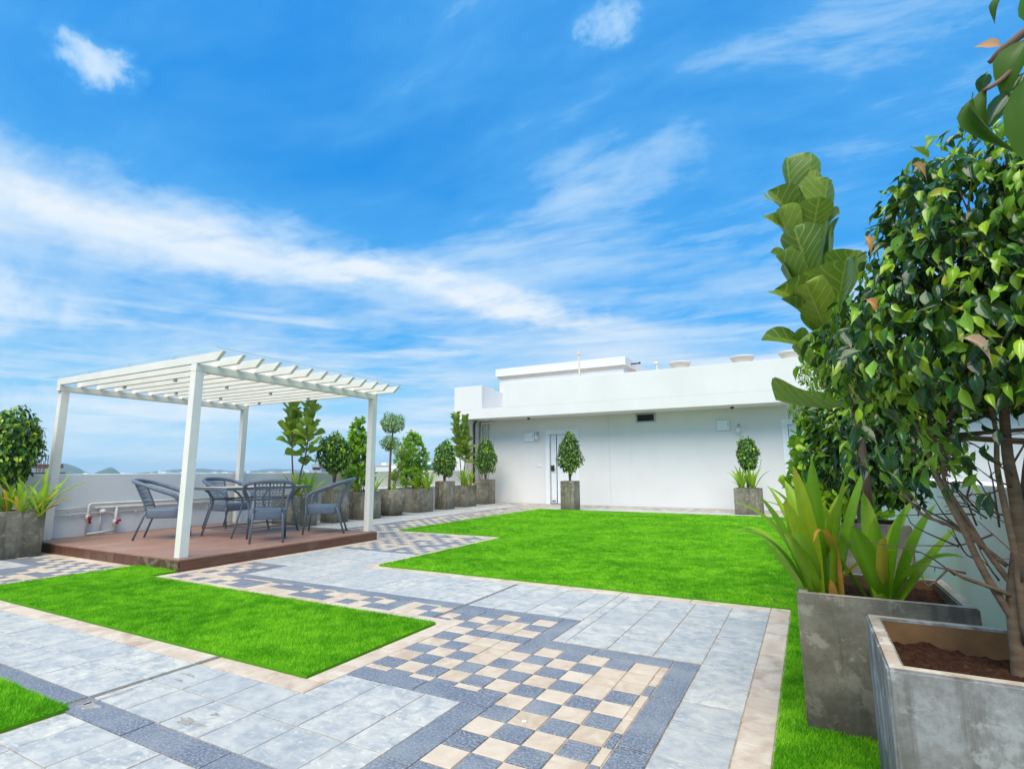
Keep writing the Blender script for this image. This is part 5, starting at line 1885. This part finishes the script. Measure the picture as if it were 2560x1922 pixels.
# ------------------------------------------------------------------ artificial turf
def nz(x, y, s, k):
    return (np.sin(x * s + k) * np.cos(y * s * 1.13 + 1.7 * k) + 0.6 * np.sin(x * s * 2.3 - y * s * 1.9 + 2.1 * k) + 0.4 * np.cos(x * s * 4.1 + y * s * 3.7 + k)) / 2


def lawn(label, rects, name='lawn'):
    """rects: x0,x1,y0,y1,blades per m2,blade width,blade height"""
    mb = MB()
    for q in rects:
        mb.box(q[0], q[1], q[2], q[3], -0.004, 0.012)
    base = mb.build(name, 'turf_backing')
    tag(base, kind='stuff', label=label)
    V, RN = [], []
    for (x0, x1, y0, y1, dens, bw, bh) in rects:
        n = int((x1 - x0) * (y1 - y0) * dens)
        x = RNG.uniform(x0, x1, n)
        y = RNG.uniform(y0, y1, n)
        a = RNG.uniform(0, 2 * PI, n)
        tuft = nz(x, y, 9.0, 1.0) * 0.5 + nz(x, y, 23.0, 2.0) * 0.5
        big = nz(x, y, 3.1, 0.6)
        h = bh * (RNG.uniform(0.5, 1.15, n) + 0.34 * tuft)
        la = big * 0.6 + tuft * 1.2 + RNG.normal(0, 1.9, n)
        lean = h * (0.35 + 0.45 * RNG.random(n) + 0.2 * tuft)
        w = bw * RNG.uniform(0.7, 1.3, n) * 0.5
        bx, by = np.cos(a) * w, np.sin(a) * w
        z0 = np.full(n, 0.010)
        p0 = np.stack([x - bx, y - by, z0], 1)
        p1 = np.stack([x + bx, y + by, z0], 1)
        p2 = np.stack([x + np.cos(la) * lean, y + np.sin(la) * lean, z0 + h], 1)
        V.append(np.stack([p0, p1, p2], 1).reshape(-1, 3))
        RN.append(np.repeat(np.clip(RNG.random(n) * 0.8 + 0.2 * (tuft + 0.5), 0, 1), 3))
    V, RN = np.concatenate(V), np.concatenate(RN)
    nf = len(V) // 3
    me = bpy.data.meshes.new('grass_blades')
    me.vertices.add(len(V))
    me.vertices.foreach_set('co', V.astype(np.float32).ravel())
    me.loops.add(len(V))
    me.loops.foreach_set('vertex_index', np.arange(len(V), dtype=np.int32))
    me.polygons.add(nf)
    me.polygons.foreach_set('loop_start', (np.arange(nf) * 3).astype(np.int32))
    me.polygons.foreach_set('loop_total', np.full(nf, 3, dtype=np.int32))
    me.materials.append(MAT['turf'])
    me.update(calc_edges=True)
    set_rnd(me, RN)
    o = bpy.data.objects.new('grass_blades', me)
    C.objects.link(o)
    o.parent = base
    tag(o, kind='stuff')
    return base


lawn('bright green turf rectangle in front of the deck, notched by its corner',
     [(-6.95, -2.455, 2.205, 3.36, 42000, 0.0044, 0.021), (-6.95, -6.19, 3.36, 3.672, 34000, 0.0045, 0.021)])
lawn('small corner of green turf at the lower left edge of the picture', [(-5.6, -3.12, 0.4, 1.405, 42000, 0.0044, 0.021)])
lawn('large bright green turf lawn before the white building, running down the right side under the planters',
     [(-0.20, 0.948, 0.7, 3.4, 60000, 0.0036, 0.023), (-0.20, 0.948, 3.4, 5.0, 38000, 0.0044, 0.022),
      (-4.475, 0.948, 5.0, 7.0, 19000, 0.0060, 0.021), (-4.475, 0.948, 7.0, 8.0, 11000, 0.0078, 0.022),
      (-6.715, 0.948, 8.0, 10.5, 7500, 0.0098, 0.023), (-6.715, 0.948, 10.5, 13.99, 4500, 0.0125, 0.025)])

# small fallen leaves and chips on the lawn and paving
for k, (x, y, z, az, lab) in enumerate(((-3.3, 12.6, 0.045, 30, 'small orange fallen leaf on the far lawn, left of centre'), (-0.9, 12.9, 0.045, 80, 'small orange fallen leaf on the far lawn before the wide planter'),
                                        (-0.32, 5.12, 0.04, 10, 'brown fallen leaf on the lawn corner by the pink kerb'))):
    T = FIC_T[k % 4]
    o = bpy.data.objects.new('fallen_leaf', tmesh('fallen_leaf', T, 'dry_leaf'))
    C.objects.link(o)
    o.location = (x, y, z)
    o.rotation_euler = (0.15, 0.1, R(az))
    o.scale = (0.07, 0.07, 0.07)
    tag(o, lab, 'leaf')
wf = MB().lathe([(0.0, 0.004), (0.008, 0.004), (0.011, 0.002), (0.011, 0.0)], 12)
tag(wf.build('chip', 'far_white', loc=(-1.19, 2.30, 0.0015)), 'tiny white round chip on a dark checker tile', 'chip')

# ------------------------------------------------------------------ haze over the distant land
hz_ = MB().box(-5600, 5600, -5600, 5600, -33, 60).build('haze', 'turf')
hz_.data.materials.clear()
_m = bpy.data.materials.new('haze')
_m.use_nodes = True
_m.node_tree.nodes.clear()
_g = NG(_m.node_tree)
_v = _g.n('ShaderNodeVolumePrincipled')
_v.inputs['Color'].default_value = (0.62, 0.80, 0.95, 1)
_v.inputs['Density'].default_value = 0.00026
_v.inputs['Anisotropy'].default_value = 0.1
_o = _g.n('ShaderNodeOutputMaterial')
_m.node_tree.links.new(_v.outputs[0], _o.inputs['Volume'])
hz_.data.materials.append(_m)
tag(hz_, kind='stuff')
SC.cycles.volume_bounces = 1
